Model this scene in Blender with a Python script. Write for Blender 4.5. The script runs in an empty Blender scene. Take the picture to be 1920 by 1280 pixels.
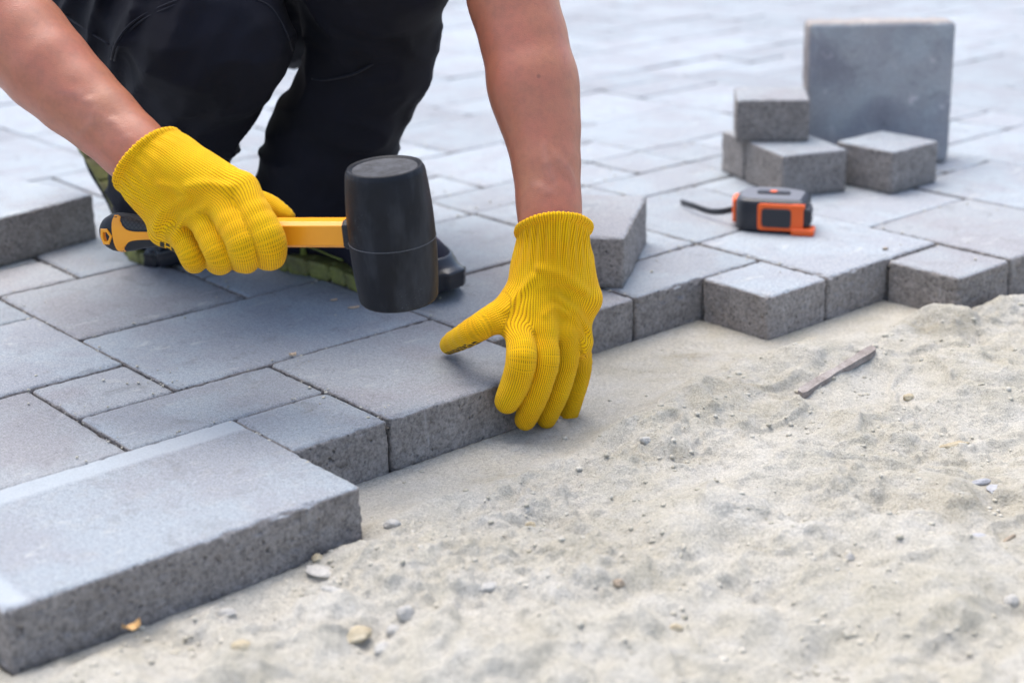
import bpy, math, random
import numpy as np
from mathutils import Matrix, Vector

R = math.radians
S = 0.105                      # one paver module in metres; the layout below is written in modules
scn = bpy.context.scene
COL = scn.collection

# ------------------------------------------------------------------ camera
FPX, PITCH, ROLL = 3006.0, 0.33737, -0.02586
CAM = np.array([2.36342, -14.57709, 5.27636])
GA = 0.87404                   # rotation of the paver grid
_r0 = np.array([1., 0, 0]); _f = np.array([0, math.cos(PITCH), -math.sin(PITCH)]); _u0 = np.cross(_r0, _f)
CR = math.cos(ROLL) * _r0 + math.sin(ROLL) * _u0
CU = -math.sin(ROLL) * _r0 + math.cos(ROLL) * _u0
CF = _f
cam_d = bpy.data.cameras.new('camera'); cam = bpy.data.objects.new('camera', cam_d); COL.objects.link(cam)
m = Matrix(((CR[0], CU[0], -CF[0], CAM[0] * S), (CR[1], CU[1], -CF[1], CAM[1] * S), (CR[2], CU[2], -CF[2], CAM[2] * S), (0, 0, 0, 1)))
cam.matrix_world = m
cam_d.sensor_width = 36; cam_d.lens = FPX / 1920 * 36
cam_d.clip_start = .05; cam_d.clip_end = 400
cam_d.dof.use_dof = True; cam_d.dof.focus_distance = 14.6 * S; cam_d.dof.aperture_fstop = 3.8; cam_d.dof.aperture_blades = 7
scn.camera = cam

# ------------------------------------------------------------------ light
SUN_EL, SUN_AZ = R(68), R(-28)     # azimuth from +Y (behind the scene) towards -X is negative
w = bpy.data.worlds.new('World'); scn.world = w; w.use_nodes = True
nt = w.node_tree; nt.nodes.clear()
sky = nt.nodes.new('ShaderNodeTexSky'); sky.sky_type = 'NISHITA'; sky.sun_disc = False
sky.sun_elevation = SUN_EL; sky.sun_rotation = SUN_AZ; sky.air_density = 1.0; sky.dust_density = 3.0; sky.ozone_density = 1.0
bgn = nt.nodes.new('ShaderNodeBackground'); bgn.inputs['Strength'].default_value = 0.15
wo = nt.nodes.new('ShaderNodeOutputWorld')
nt.links.new(sky.outputs[0], bgn.inputs[0]); nt.links.new(bgn.outputs[0], wo.inputs[0])
sl = bpy.data.lights.new('sun', 'SUN'); sl.energy = 2.0; sl.angle = R(58); sl.color = (1, .975, .935)
so = bpy.data.objects.new('sun', sl); COL.objects.link(so)
sd = Vector((math.sin(SUN_AZ) * math.cos(SUN_EL), math.cos(SUN_AZ) * math.cos(SUN_EL), math.sin(SUN_EL)))
so.rotation_euler = (-sd).to_track_quat('-Z', 'Y').to_euler(); so.location = sd * 5
vs = scn.view_settings; vs.view_transform = 'Standard'; vs.look = 'None'; vs.gamma = 1; vs.use_curve_mapping = False
vs.exposure = 1.0
scn.cycles.max_bounces = 6
scn.cycles.use_denoising = True

# ------------------------------------------------------------------ geometry helpers
rng = np.random.default_rng(7)
def G(u, v, z=0.):
    c, s = math.cos(GA), math.sin(GA)
    return np.array([u * c + v * s, -u * s + v * c, z])
def ray(px, py):
    d = CF + CR * (px - 960) / FPX + CU * (640 - py) / FPX
    return d
def Q(px, py, y):              # the point in the line of sight of a measured spot, at world depth y
    d = ray(px, py); return CAM + d * (y - CAM[1]) / d[1]
def QZ(px, py, z):
    d = ray(px, py); return CAM + d * (z - CAM[2]) / d[2]
def QU(px, py, u):             # on the plane u = const (face of the paver row)
    d = ray(px, py); n = np.array([math.cos(GA), -math.sin(GA), 0])
    return CAM + d * (u - CAM @ n) / (d @ n)

def _hash(ix, iy, iz, seed):
    h = (ix.astype(np.uint32) * np.uint32(374761393) + iy.astype(np.uint32) * np.uint32(668265263)
         + iz.astype(np.uint32) * np.uint32(2147483647) + np.uint32((seed * 974711) & 0xffffffff))
    h = (h ^ (h >> np.uint32(13))) * np.uint32(1274126177)
    h = h ^ (h >> np.uint32(16)); h = h * np.uint32(2246822519); h = h ^ (h >> np.uint32(15))
    return (h & np.uint32(0xffffff)).astype(np.float32) / np.float32(0xffffff)
def vnoise(p, seed=0):         # value noise in 0..1
    p = np.asarray(p, dtype=np.float32); i = np.floor(p).astype(np.int64); f = p - i; f = f * f * (3 - 2 * f)
    r = 0
    for a in (0, 1):
        wx = f[..., 0] if a else 1 - f[..., 0]
        for b in (0, 1):
            wy = f[..., 1] if b else 1 - f[..., 1]
            for c in (0, 1):
                wz = f[..., 2] if c else 1 - f[..., 2]
                r = r + wx * wy * wz * _hash(i[..., 0] + a, i[..., 1] + b, i[..., 2] + c, seed)
    return r
def fbm(p, n=4, seed=0, g=.5):
    p = np.asarray(p, dtype=np.float32); r = 0; a = 1; t = 0
    for k in range(n):
        r = r + a * (vnoise(p * 2 ** k + 17.3 * k, seed + k) - .5); t += a; a *= g
    return r / t

def obj(name, verts, faces, mat, parent=None, origin=None, smooth=True, attrs=None, matrix=None):
    """verts in modules, world space (or local if matrix is given); returns the linked object"""
    me = bpy.data.meshes.new(name)
    v = np.asarray(verts, dtype=np.float64) * S
    o = bpy.data.objects.new(name, me); COL.objects.link(o)
    if matrix is not None:
        o.matrix_world = matrix
        if parent is not None:
            o.parent = parent; o.matrix_parent_inverse = parent.matrix_world.inverted()
    else:
        org = np.array(parent['_o']) if parent is not None else (np.asarray(origin, float) * S if origin is not None else np.zeros(3))
        v = v - org
        if parent is not None: o.parent = parent; o['_o'] = [float(t) for t in org]
        else: o.location = org; o['_o'] = [float(t) for t in org]
    if isinstance(faces, np.ndarray):
        n, k = faces.shape
        me.vertices.add(len(v)); me.vertices.foreach_set('co', v.astype(np.float32).ravel())
        me.loops.add(n * k); me.loops.foreach_set('vertex_index', faces.astype(np.int32).ravel())
        me.polygons.add(n); me.polygons.foreach_set('loop_start', np.arange(0, n * k, k, dtype=np.int32))
        me.polygons.foreach_set('loop_total', np.full(n, k, dtype=np.int32))
        me.update(calc_edges=True)
    else:
        me.from_pydata([tuple(t) for t in v], [], faces)
    if smooth: me.polygons.foreach_set('use_smooth', np.ones(len(me.polygons), dtype=bool))
    if attrs:
        for k, a in attrs.items():
            at = me.attributes.new(k, 'FLOAT', 'POINT'); at.data.foreach_set('value', np.asarray(a, dtype=np.float32))
    for mm in (mat if isinstance(mat, (list, tuple)) else [mat]): me.materials.append(mm)
    me.update()
    return o
def empty(name, loc):
    o = bpy.data.objects.new(name, None); COL.objects.link(o); o.location = tuple(np.asarray(loc, float) * S)
    o['_o'] = [float(t) * S for t in loc]; o.empty_display_size = .02
    return o
def tag(o, label=None, cat=None, group=None, kind=None):
    if label: o['label'] = label
    if cat: o['category'] = cat
    if group: o['group'] = group
    if kind: o['kind'] = kind
    return o

def surface_nets(f, lo, hi, h, B=8, margin=.0):
    lo = np.asarray(lo, float); hi = np.asarray(hi, float)
    nb = np.ceil((hi - lo) / (h * B)).astype(int) + 1
    n = nb * B
    ax = [lo[k] + (np.arange(nb[k]) + .5) * B * h - h * .5 for k in range(3)]
    cc = np.stack(np.meshgrid(*ax, indexing='ij'), -1).reshape(-1, 3)
    dc = f(cc)
    act = np.abs(dc) < B * h * .9 * 1.25 + margin
    vals = np.repeat(np.repeat(np.repeat(dc.reshape(nb), B, 0), B, 1), B, 2).astype(np.float32)
    V = vals.reshape(nb[0], B, nb[1], B, nb[2], B)
    ids = np.argwhere(act.reshape(nb))
    off = np.stack(np.meshgrid(np.arange(B), np.arange(B), np.arange(B), indexing='ij'), -1).reshape(-1, 3)
    for a in range(0, len(ids), 400):
        c = ids[a:a + 400]
        g = (c[:, None, :] * B + off[None]) * h + lo
        d = f(g.reshape(-1, 3)).reshape(len(c), B, B, B)
        V[c[:, 0], :, c[:, 1], :, c[:, 2], :] = d
    ins = vals < 0
    s = ins[:-1, :-1, :-1].astype(np.int8)
    cnt = np.zeros(s.shape, np.int8)
    corners = [(i, j, k) for i in (0, 1) for j in (0, 1) for k in (0, 1)]
    for (i, j, k) in corners:
        cnt += ins[i:ins.shape[0] - 1 + i, j:ins.shape[1] - 1 + j, k:ins.shape[2] - 1 + k]
    cells = np.argwhere((cnt > 0) & (cnt < 8))
    cv = np.stack([vals[cells[:, 0] + i, cells[:, 1] + j, cells[:, 2] + k] for (i, j, k) in corners], 1)
    acc = np.zeros((len(cells), 3)); num = np.zeros(len(cells))
    for a in range(8):
        for b in range(a + 1, 8):
            ca, cb = np.array(corners[a]), np.array(corners[b])
            if np.abs(ca - cb).sum() != 1: continue
            va, vb = cv[:, a], cv[:, b]; x = (va < 0) != (vb < 0)
            t = np.where(x, va / np.where(x, va - vb, 1), 0)
            acc += x[:, None] * (ca + t[:, None] * (cb - ca)); num += x
    P = (cells + acc / num[:, None]) * h + lo
    idx = np.full(s.shape, -1, np.int32); idx[cells[:, 0], cells[:, 1], cells[:, 2]] = np.arange(len(cells))
    F = []
    for axn in range(3):
        sl0 = [slice(None)] * 3; sl1 = [slice(None)] * 3
        sl0[axn] = slice(0, -1); sl1[axn] = slice(1, None)
        e = ins[tuple(sl0)] != ins[tuple(sl1)]
        E = np.argwhere(e); b, c = [k for k in range(3) if k != axn]
        E = E[(E[:, b] > 0) & (E[:, c] > 0) & (E[:, b] < n[b] - 1) & (E[:, c] < n[c] - 1)]
        flip = ins[E[:, 0], E[:, 1], E[:, 2]]
        def at(db, dc_):
            q = E.copy(); q[:, b] += db; q[:, c] += dc_
            return idx[q[:, 0], q[:, 1], q[:, 2]]
        q = np.stack([at(-1, -1), at(0, -1), at(0, 0), at(-1, 0)], 1)
        if axn == 1: flip = ~flip
        q[~flip] = q[~flip][:, ::-1]
        F.append(q[(q >= 0).all(1)])
    return P, np.concatenate(F)

def smin(a, b, k):
    h = np.clip(.5 + .5 * (b - a) / k, 0, 1)
    return b * (1 - h) + a * h - k * h * (1 - h)
def cone(p, a, b, ra, rb):
    a = np.asarray(a, float); b = np.asarray(b, float); ab = b - a
    t = np.clip(((p - a) @ ab) / (ab @ ab), 0, 1)
    return np.linalg.norm(p - a - t[:, None] * ab, axis=1) - (ra + (rb - ra) * t)
def chain(p, pts, rs, k=.04):
    d = None
    for i in range(len(pts) - 1):
        c = cone(p, pts[i], pts[i + 1], rs[i], rs[i + 1])
        d = c if d is None else smin(d, c, k)
    return d
def ell(p, c, r, rot=None):
    q = p - np.asarray(c)
    if rot is not None: q = q @ rot
    r = np.asarray(r, float); k0 = np.linalg.norm(q / r, axis=1); k1 = np.linalg.norm(q / (r * r), axis=1)
    return k0 * (k0 - 1) / np.maximum(k1, 1e-6)
def unit(v): v = np.asarray(v, float); return v / np.linalg.norm(v)
def march(f, px, py, y0=-6.):  # first surface point seen along a line of sight
    d = unit(ray(px, py)); p = Q(px, py, y0)
    for _ in range(90):
        s = float(f(p[None])[0])
        p = p + d * s * .8
        if abs(s) < 5e-4: break
    return p
def tube(pts, r, n=8, closed=False, rs=None, caps=True, flat=1.0, up=None):
    pts = [np.asarray(q, float) for q in pts]; V = []; F = []
    m_ = len(pts); prev = None
    for i, q in enumerate(pts):
        t = unit(pts[min(i + 1, m_ - 1)] - pts[max(i - 1, 0)])
        a = np.asarray(up, float) if up is not None else (prev if prev is not None else (np.array([0, 0, 1.]) if abs(t[2]) < .9 else np.array([1., 0, 0])))
        a = a - t * (a @ t); a = unit(a); prev = a; b = np.cross(t, a)
        rr = rs[i] if rs is not None else r
        for k in range(n):
            th = 2 * math.pi * k / n
            V.append(q + a * rr * math.cos(th) + b * rr * flat * math.sin(th))
    for i in range(m_ - 1):
        for k in range(n):
            F.append((i * n + k, i * n + (k + 1) % n, (i + 1) * n + (k + 1) % n, (i + 1) * n + k))
    if caps: F.append(tuple(range(n))[::-1]); F.append(tuple((m_ - 1) * n + k for k in range(n)))
    return V, F
def spline(pts, n=8):
    pts = [np.asarray(q, float) for q in pts]; out = []
    P = [2 * pts[0] - pts[1]] + pts + [2 * pts[-1] - pts[-2]]
    for i in range(1, len(P) - 2):
        for j in range(n):
            t = j / n
            out.append(.5 * ((2 * P[i]) + (-P[i - 1] + P[i + 1]) * t + (2 * P[i - 1] - 5 * P[i] + 4 * P[i + 1] - P[i + 2]) * t * t + (-P[i - 1] + 3 * P[i] - 3 * P[i + 1] + P[i + 2]) * t ** 3))
    out.append(pts[-1]); return out
def rot2(v, a): return np.array([v[0] * math.cos(a) - v[1] * math.sin(a), v[0] * math.sin(a) + v[1] * math.cos(a)])

# ------------------------------------------------------------------ materials
class NT:
    def __init__(s, name):
        s.m = bpy.data.materials.new(name); s.m.use_nodes = True; s.t = s.m.node_tree
        s.b = s.t.nodes['Principled BSDF']
    def n(s, ty, **kw):
        x = s.t.nodes.new(ty)
        for k, v in kw.items(): setattr(x, k, v)
        return x
    def l(s, a, b): s.t.links.new(a, b)
    def val(s, sock, v):
        if hasattr(v, 'is_linked') or hasattr(v, 'links'): s.l(v, sock)
        else: sock.default_value = v
    def math(s, op, a, b=0., c=None, clamp=False):
        x = s.n('ShaderNodeMath', operation=op, use_clamp=clamp)
        s.val(x.inputs[0], a); s.val(x.inputs[1], b)
        if c is not None: s.val(x.inputs[2], c)
        return x.outputs[0]
    def coord(s, kind='Object'): return s.n('ShaderNodeTexCoord').outputs[kind]
    def scale(s, vec, sc):
        x = s.n('ShaderNodeMapping'); s.l(vec, x.inputs[0]); x.inputs['Scale'].default_value = sc if isinstance(sc, tuple) else (sc,) * 3
        return x.outputs[0]
    def noise(s, vec, sc, det=3, rough=.5, dist=0., off=None):
        x = s.n('ShaderNodeTexNoise'); s.l(vec, x.inputs['Vector']); x.inputs['Scale'].default_value = sc
        x.inputs['Detail'].default_value = det; x.inputs['Roughness'].default_value = rough; x.inputs['Distortion'].default_value = dist
        return x.outputs[0]
    def vor(s, vec, sc, feature='F1', rnd=1.):
        x = s.n('ShaderNodeTexVoronoi', feature=feature); s.l(vec, x.inputs['Vector']); x.inputs['Scale'].default_value = sc
        x.inputs['Randomness'].default_value = rnd
        return x
    def ramp(s, fac, stops, interp='LINEAR'):
        x = s.n('ShaderNodeValToRGB'); x.color_ramp.interpolation = interp; e = x.color_ramp.elements
        while len(e) > 1: e.remove(e[0])
        e[0].position = stops[0][0]; e[0].color = col(stops[0][1])
        for p, c in stops[1:]: q = e.new(p); q.color = col(c)
        s.l(fac, x.inputs[0]); return x.outputs[0]
    def mix(s, fac, a, b, mode='MIX'):
        x = s.n('ShaderNodeMix', data_type='RGBA', blend_type=mode); s.val(x.inputs[0], fac)
        s.val(x.inputs[6], col(a) if isinstance(a, (tuple, float)) else a); s.val(x.inputs[7], col(b) if isinstance(b, (tuple, float)) else b)
        return x.outputs[2]
    def bump(s, h, strength=.5, dist=.001, normal=None):
        x = s.n('ShaderNodeBump'); s.l(h, x.inputs['Height']); x.inputs['Strength'].default_value = strength; x.inputs['Distance'].default_value = dist
        if normal is not None: s.l(normal, x.inputs['Normal'])
        return x.outputs[0]
    def attr(s, name): return s.n('ShaderNodeAttribute', attribute_name=name).outputs['Fac']
    def set(s, **kw):
        for k, v in kw.items(): s.val(s.b.inputs[k], v)
        return s.m
def col(c):
    if isinstance(c, (int, float)): return (c, c, c, 1)
    return tuple(c) + ((1,) if len(c) == 3 else ())

def concrete(name, pale=None, tint=(1, 1, 1), tv=.345, warm_sides=False):
    s = NT(name); oc = s.coord(); nr = s.coord('Normal')
    rnd = s.n('ShaderNodeObjectInfo').outputs['Random']
    off = s.n('ShaderNodeCombineXYZ'); s.l(s.math('MULTIPLY', rnd, 37.), off.inputs[0]); s.l(s.math('MULTIPLY', rnd, 11.), off.inputs[1])
    ad = s.n('ShaderNodeVectorMath', operation='ADD'); s.l(oc, ad.inputs[0]); s.l(off.outputs[0], ad.inputs[1]); p = ad.outputs[0]
    sep = s.n('ShaderNodeSeparateXYZ'); s.l(nr, sep.inputs[0])
    top = s.ramp(s.math('ABSOLUTE', sep.outputs[2]), [(.55, 0.), (.8, 1.)])
    # top face: fine sandy mortar, blotches of cement bloom, brownish dust
    big = s.noise(p, 9, 4, .6); mid = s.noise(p, 60, 4, .6); fine = s.noise(p, 620, 3, .75); grit = s.noise(p, 1500, 2, .6)
    c = s.mix(s.ramp(big, [(.43, 0.), (.57, 1.)]), (tv * .94 * tint[0], tv * .93 * tint[1], tv * .97 * tint[2]), (tv * 1.0 * tint[0], tv * 1.04 * tint[1], tv * 1.09 * tint[2]))
    c = s.mix(s.math('MULTIPLY', s.ramp(mid, [(.5, 0.), (.75, 1.)]), .35), c, (tv * 1.16, tv * 1.08, tv * 1.0))
    c = s.mix(.85, c, s.ramp(fine, [(.25, .42), (.5, 1.), (.75, 1.38)]), 'MULTIPLY')
    sm = s.ramp(s.noise(p, 26, 5, .65, .8), [(.56, 0.), (.72, 1.)])
    c = s.mix(s.math('MULTIPLY', sm, .42), c, (tv * .50, tv * .48, tv * .46))
    c = s.mix(.5, c, s.ramp(s.noise(p, 230, 4, .7), [(.28, .55), (.5, 1.), (.72, 1.3)]), 'MULTIPLY')
    # tiny blow holes
    bh = s.ramp(s.vor(p, 330).outputs['Distance'], [(.1, 0.), (.22, 1.)])
    bm = s.ramp(s.noise(p, 140, 2), [(.52, 1.), (.6, 0.)])
    holes = s.math('MAXIMUM', bh, bm)
    c = s.mix(s.math('MULTIPLY', s.math('SUBTRACT', 1., holes), .45), c, (tv * .3, tv * .3, tv * .3))
    # pale dusty scuffs
    sc = s.ramp(s.noise(s.scale(p, (60, 25, 60)), 1.0, 5, .65, .6), [(.60, 0.), (.72, 1.)])
    c = s.mix(s.math('MULTIPLY', sc, .5), c, (tv * 1.6, tv * 1.52, tv * 1.42))
    vary = s.math('MULTIPLY_ADD', rnd, .20, .89)
    if pale is not None:
        sx = s.n('ShaderNodeSeparateXYZ'); s.l(oc, sx.inputs[0])
        wob = s.math('MULTIPLY', s.math('SUBTRACT', s.noise(oc, 25, 2), .5), .006)
        for (ax, th, sg, am) in pale:
            e = s.math('MULTIPLY', s.math('SUBTRACT', s.math('ADD', sx.outputs[ax], wob), th), sg * 150., clamp=True)
            c = s.mix(s.math('MULTIPLY', e, am), c, (tv * 1.45, tv * 1.5, tv * 1.55))
    # side: coarse, open, darker
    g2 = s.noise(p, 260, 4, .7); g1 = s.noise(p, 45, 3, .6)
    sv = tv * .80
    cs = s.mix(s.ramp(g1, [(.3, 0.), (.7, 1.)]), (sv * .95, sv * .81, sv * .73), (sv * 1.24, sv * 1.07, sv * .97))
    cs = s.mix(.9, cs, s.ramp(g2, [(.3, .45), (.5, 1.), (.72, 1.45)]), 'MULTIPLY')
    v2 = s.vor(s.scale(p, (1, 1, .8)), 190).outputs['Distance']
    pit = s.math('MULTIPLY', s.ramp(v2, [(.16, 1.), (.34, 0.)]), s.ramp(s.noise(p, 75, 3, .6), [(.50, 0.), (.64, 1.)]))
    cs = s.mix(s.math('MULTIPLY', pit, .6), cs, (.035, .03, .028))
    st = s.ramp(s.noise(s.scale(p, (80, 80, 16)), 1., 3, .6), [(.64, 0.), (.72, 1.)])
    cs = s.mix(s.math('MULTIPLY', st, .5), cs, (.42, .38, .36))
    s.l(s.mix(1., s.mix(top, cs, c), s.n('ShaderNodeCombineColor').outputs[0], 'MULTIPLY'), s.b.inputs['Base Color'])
    cmb = [x for x in s.t.nodes if x.bl_idname == 'ShaderNodeCombineColor'][0]
    for k, g_ in enumerate((.945, 1.0, 1.03)): s.l(s.math('MULTIPLY', vary, g_ if not warm_sides else g_), cmb.inputs[k])
    ht = s.math('ADD', s.math('MULTIPLY', fine, .6), s.math('MULTIPLY', grit, .35))
    ht = s.math('ADD', ht, s.math('MULTIPLY', holes, .35))
    hs = s.math('ADD', s.math('MULTIPLY', g2, 1.4), s.math('MULTIPLY', pit, -2.2))
    hh = s.n('ShaderNodeMix', data_type='FLOAT'); s.l(top, hh.inputs[0]); s.l(hs, hh.inputs[2]); s.l(ht, hh.inputs[3])
    s.l(s.bump(hh.outputs[0], .75, .0011), s.b.inputs['Normal'])
    s.set(Roughness=.88); s.b.inputs['Specular IOR Level'].default_value = .12
    return s.m
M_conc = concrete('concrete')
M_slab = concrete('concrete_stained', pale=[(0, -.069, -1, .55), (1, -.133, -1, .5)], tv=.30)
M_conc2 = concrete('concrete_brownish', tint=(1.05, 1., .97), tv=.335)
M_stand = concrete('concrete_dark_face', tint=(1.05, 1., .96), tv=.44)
def blotch(m_):
    t = m_.node_tree; b = t.nodes['Principled BSDF']; src = b.inputs['Base Color'].links[0].from_socket
    tc = t.nodes.new('ShaderNodeTexCoord'); res = src
    for sc, lo_, hi_, c_, am in ((11, .48, .66, (.68, .67, .70, 1), .8), (30, .64, .70, (1.8, 1.65, 1.6, 1), .6), (8, .5, .6, (.86, .86, .9, 1), .8)):
        n = t.nodes.new('ShaderNodeTexNoise'); n.inputs['Scale'].default_value = sc; n.inputs['Detail'].default_value = 4; t.links.new(tc.outputs['Object'], n.inputs['Vector'])
        rp = t.nodes.new('ShaderNodeMapRange'); rp.inputs[1].default_value = lo_; rp.inputs[2].default_value = hi_; rp.inputs[4].default_value = am; t.links.new(n.outputs[0], rp.inputs[0])
        mx = t.nodes.new('ShaderNodeMix'); mx.data_type = 'RGBA'; mx.blend_type = 'MULTIPLY'; t.links.new(rp.outputs[0], mx.inputs[0]); t.links.new(res, mx.inputs[6]); mx.inputs[7].default_value = c_; res = mx.outputs[2]
    t.links.new(res, b.inputs['Base Color'])
blotch(M_stand)

def sandmat():
    s = NT('sand'); p = s.coord()
    a = s.noise(p, 7, 5, .6); b = s.noise(p, 45, 4, .6); f = s.noise(p, 700, 3, .8); f2 = s.noise(p, 260, 3, .7)
    c = s.mix(s.ramp(a, [(.38, 0.), (.62, 1.)]), (.585, .555, .485), (.485, .45, .365))
    damp = s.attr('damp')
    c = s.mix(s.math('MULTIPLY', damp, .95), c, (.40, .36, .275))
    c = s.mix(s.math('MULTIPLY', s.ramp(b, [(.45, 0.), (.7, 1.)]), .45), c, (.56, .545, .51))
    c = s.mix(1., c, s.ramp(f, [(.28, .55), (.5, 1.), (.72, 1.25)]), 'MULTIPLY')
    c = s.mix(.55, c, s.ramp(f2, [(.3, .62), (.55, 1.), (.8, 1.2)]), 'MULTIPLY')
    s.l(c, s.b.inputs['Base Color'])
    h = s.math('ADD', s.math('MULTIPLY', f, .7), s.math('MULTIPLY', f2, 1.5))
    h = s.math('ADD', h, s.math('MULTIPLY', s.noise(p, 1400, 2, .6), .35))
    s.l(s.bump(h, 1., .0018), s.b.inputs['Normal'])
    s.set(Roughness=.9); s.b.inputs['Specular IOR Level'].default_value = .25
    return s.m
M_sand = sandmat()
def stonemat(name, c1, c2, sc=60):
    s = NT(name); p = s.coord(); n = s.noise(p, sc, 4, .6); f = s.noise(p, 600, 3, .7)
    c = s.mix(s.ramp(n, [(.35, 0.), (.65, 1.)]), c1, c2)
    s.l(s.mix(.7, c, s.ramp(f, [(.3, .6), (.5, 1.), (.75, 1.25)]), 'MULTIPLY'), s.b.inputs['Base Color'])
    s.l(s.bump(s.math('ADD', f, n), .6, .001), s.b.inputs['Normal']); s.set(Roughness=.85)
    return s.m
M_stone_pale = stonemat('stone_pale', (.38, .365, .335), (.48, .46, .42))
M_stone_tan = stonemat('stone_tan', (.36, .29, .18), (.50, .44, .32))
M_stone_brown = stonemat('stone_brown', (.22, .17, .12), (.42, .34, .25))
M_stone_blue = stonemat('stone_bluish', (.32, .32, .335), (.42, .42, .43))
M_crumb = stonemat('crumb', (.42, .385, .30), (.56, .53, .46), 30)
M_leaf = stonemat('dry_leaf', (.50, .28, .10), (.62, .40, .18), 90)
M_wood = stonemat('wood_chip', (.60, .42, .26), (.72, .55, .40), 90)
M_sliver = stonemat('sliver', (.22, .185, .165), (.36, .32, .295), 90)

def knit():
    s = NT('yellow_knit'); t = s.attr('wale'); q = s.attr('course'); pl = s.attr('palm')
    ft = s.math('FRACT', t); ct = s.math('ABSOLUTE', s.math('SUBTRACT', ft, .5))          # 0 centre of a wale .. .5 gap
    half = s.math('MULTIPLY', s.math('FLOOR', t), .5)
    fq = s.math('FRACT', s.math('ADD', q, s.math('MULTIPLY', ct, .8))); cq = s.math('ABSOLUTE', s.math('SUBTRACT', fq, .5))
    rib = s.math('COSINE', s.math('MULTIPLY', ct, math.pi * 2))       # 1 on the wale, -1 in the gap
    gap = s.ramp(ct, [(.26, 0.), (.44, 1.)]); hq = s.ramp(cq, [(.10, 0.), (.34, 1.)])
    hole = s.math('MULTIPLY', gap, hq)
    oc = s.coord(); n1 = s.noise(oc, 40, 3, .6); fz = s.noise(oc, 800, 4, .8)
    c = s.mix(s.ramp(n1, [(.35, 0.), (.65, 1.)]), (1.0, .52, .0012), (1.0, .585, .0015))
    c = s.mix(s.math('MULTIPLY', gap, .35), c, (.80, .31, .003))  # orange shade between the wales, painted into the yarn colour
    c = s.mix(s.math('MULTIPLY', hole, .9), c, (.30, .085, .002))  # stitch holes: their shade is painted darker as well
    c = s.mix(.45, c, s.ramp(fz, [(.3, .72), (.5, 1.), (.75, 1.15)]), 'MULTIPLY')
    # black rubber print on the palm side
    br = s.n('ShaderNodeTexBrick'); cx = s.n('ShaderNodeCombineXYZ'); s.l(s.math('MULTIPLY', t, .30), cx.inputs[0]); s.l(s.math('MULTIPLY', q, .22), cx.inputs[1])
    s.l(cx.outputs[0], br.inputs['Vector']); br.inputs['Scale'].default_value = 1.; br.inputs['Mortar Size'].default_value = .09
    br.inputs['Brick Width'].default_value = .9; br.inputs['Row Height'].default_value = .7; br.inputs['Color1'].default_value = (1, 1, 1, 1); br.inputs['Color2'].default_value = (1, 1, 1, 1); br.inputs['Mortar'].default_value = (0, 0, 0, 1)
    pm = s.math('MULTIPLY', s.math('GREATER_THAN', pl, .5), s.math('GREATER_THAN', br.outputs[0], .5))
    c = s.mix(pm, c, (.02, .02, .024))
    s.l(c, s.b.inputs['Base Color'])
    h = s.math('ADD', s.math('MULTIPLY', rib, .5), s.math('MULTIPLY', hole, -1.1))
    h = s.math('ADD', h, s.math('MULTIPLY', s.math('COSINE', s.math('MULTIPLY', fq, 2 * math.pi)), .18))
    h = s.math('ADD', h, s.math('MULTIPLY', fz, .8))
    h = s.math('ADD', h, s.math('MULTIPLY', pm, .8))
    s.l(s.bump(h, .75, .0006), s.b.inputs['Normal'])
    s.set(Roughness=.85); s.b.inputs['Specular IOR Level'].default_value = .2
    s.b.inputs['Sheen Weight'].default_value = .15; s.b.inputs['Sheen Roughness'].default_value = .5
    s.b.inputs['Sheen Tint'].default_value = (1, .85, .3, 1)
    return s.m
M_knit = knit()
def skin():
    s = NT('skin'); p = s.coord(); a = s.noise(p, 14, 4, .6); f = s.noise(p, 900, 3, .7); v = s.vor(p, 900).outputs['Distance']; m_ = s.noise(p, 120, 4, .65)
    c = s.mix(s.ramp(a, [(.35, 0.), (.65, 1.)]), (.44, .175, .092), (.47, .155, .092))
    c = s.mix(s.math('MULTIPLY', s.ramp(m_, [(.42, 0.), (.66, 1.)]), .5), c, (.33, .125, .075))
    c = s.mix(s.attr('vein'), c, (.45, .27, .24))
    mole = s.ramp(s.vor(p, 18).outputs['Distance'], [(.03, 1.), (.05, 0.)])
    c = s.mix(s.math('MULTIPLY', mole, .6), c, (.20, .08, .05))
    s.l(c, s.b.inputs['Base Color'])
    s.l(s.bump(s.math('ADD', s.math('MULTIPLY', v, .8), s.math('MULTIPLY', f, .6)), .35, .0006), s.b.inputs['Normal'])
    s.set(Roughness=.36); s.b.inputs['Subsurface Weight'].default_value = .15
    s.b.inputs['Subsurface Radius'].default_value = (.012, .004, .002); s.b.inputs['Subsurface Scale'].default_value = .5
    s.b.inputs['Specular IOR Level'].default_value = .6
    return s.m
M_skin = skin()
def cloth(name, c1, c2, rough=.85, sc=1800, sheen=.1):
    s = NT(name); p = s.coord(); a = s.noise(p, 12, 4, .6); wv = s.noise(s.scale(p, (1, 1, 2)), sc, 2, .6)
    s.l(s.mix(s.ramp(a, [(.35, 0.), (.65, 1.)]), c1, c2), s.b.inputs['Base Color'])
    s.l(s.bump(s.math('ADD', wv, s.math('MULTIPLY', s.noise(p, 60, 4, .6), 1.2)), .5, .0006), s.b.inputs['Normal'])
    s.set(Roughness=rough); s.b.inputs['Sheen Weight'].default_value = sheen; s.b.inputs['Specular IOR Level'].default_value = .3
    return s.m
M_trouser = cloth('navy_work_cloth', (.0018, .0023, .0062), (.0038, .0047, .0125), .8, sheen=0.)
M_seam = cloth('seam_thread', (.006, .007, .014), (.010, .012, .022))
M_shirt = cloth('shirt', (.02, .02, .03), (.03, .03, .04))
M_upper = cloth('shoe_mesh_navy', (.006, .006, .014), (.012, .011, .024), .8, sheen=0.)
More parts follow.
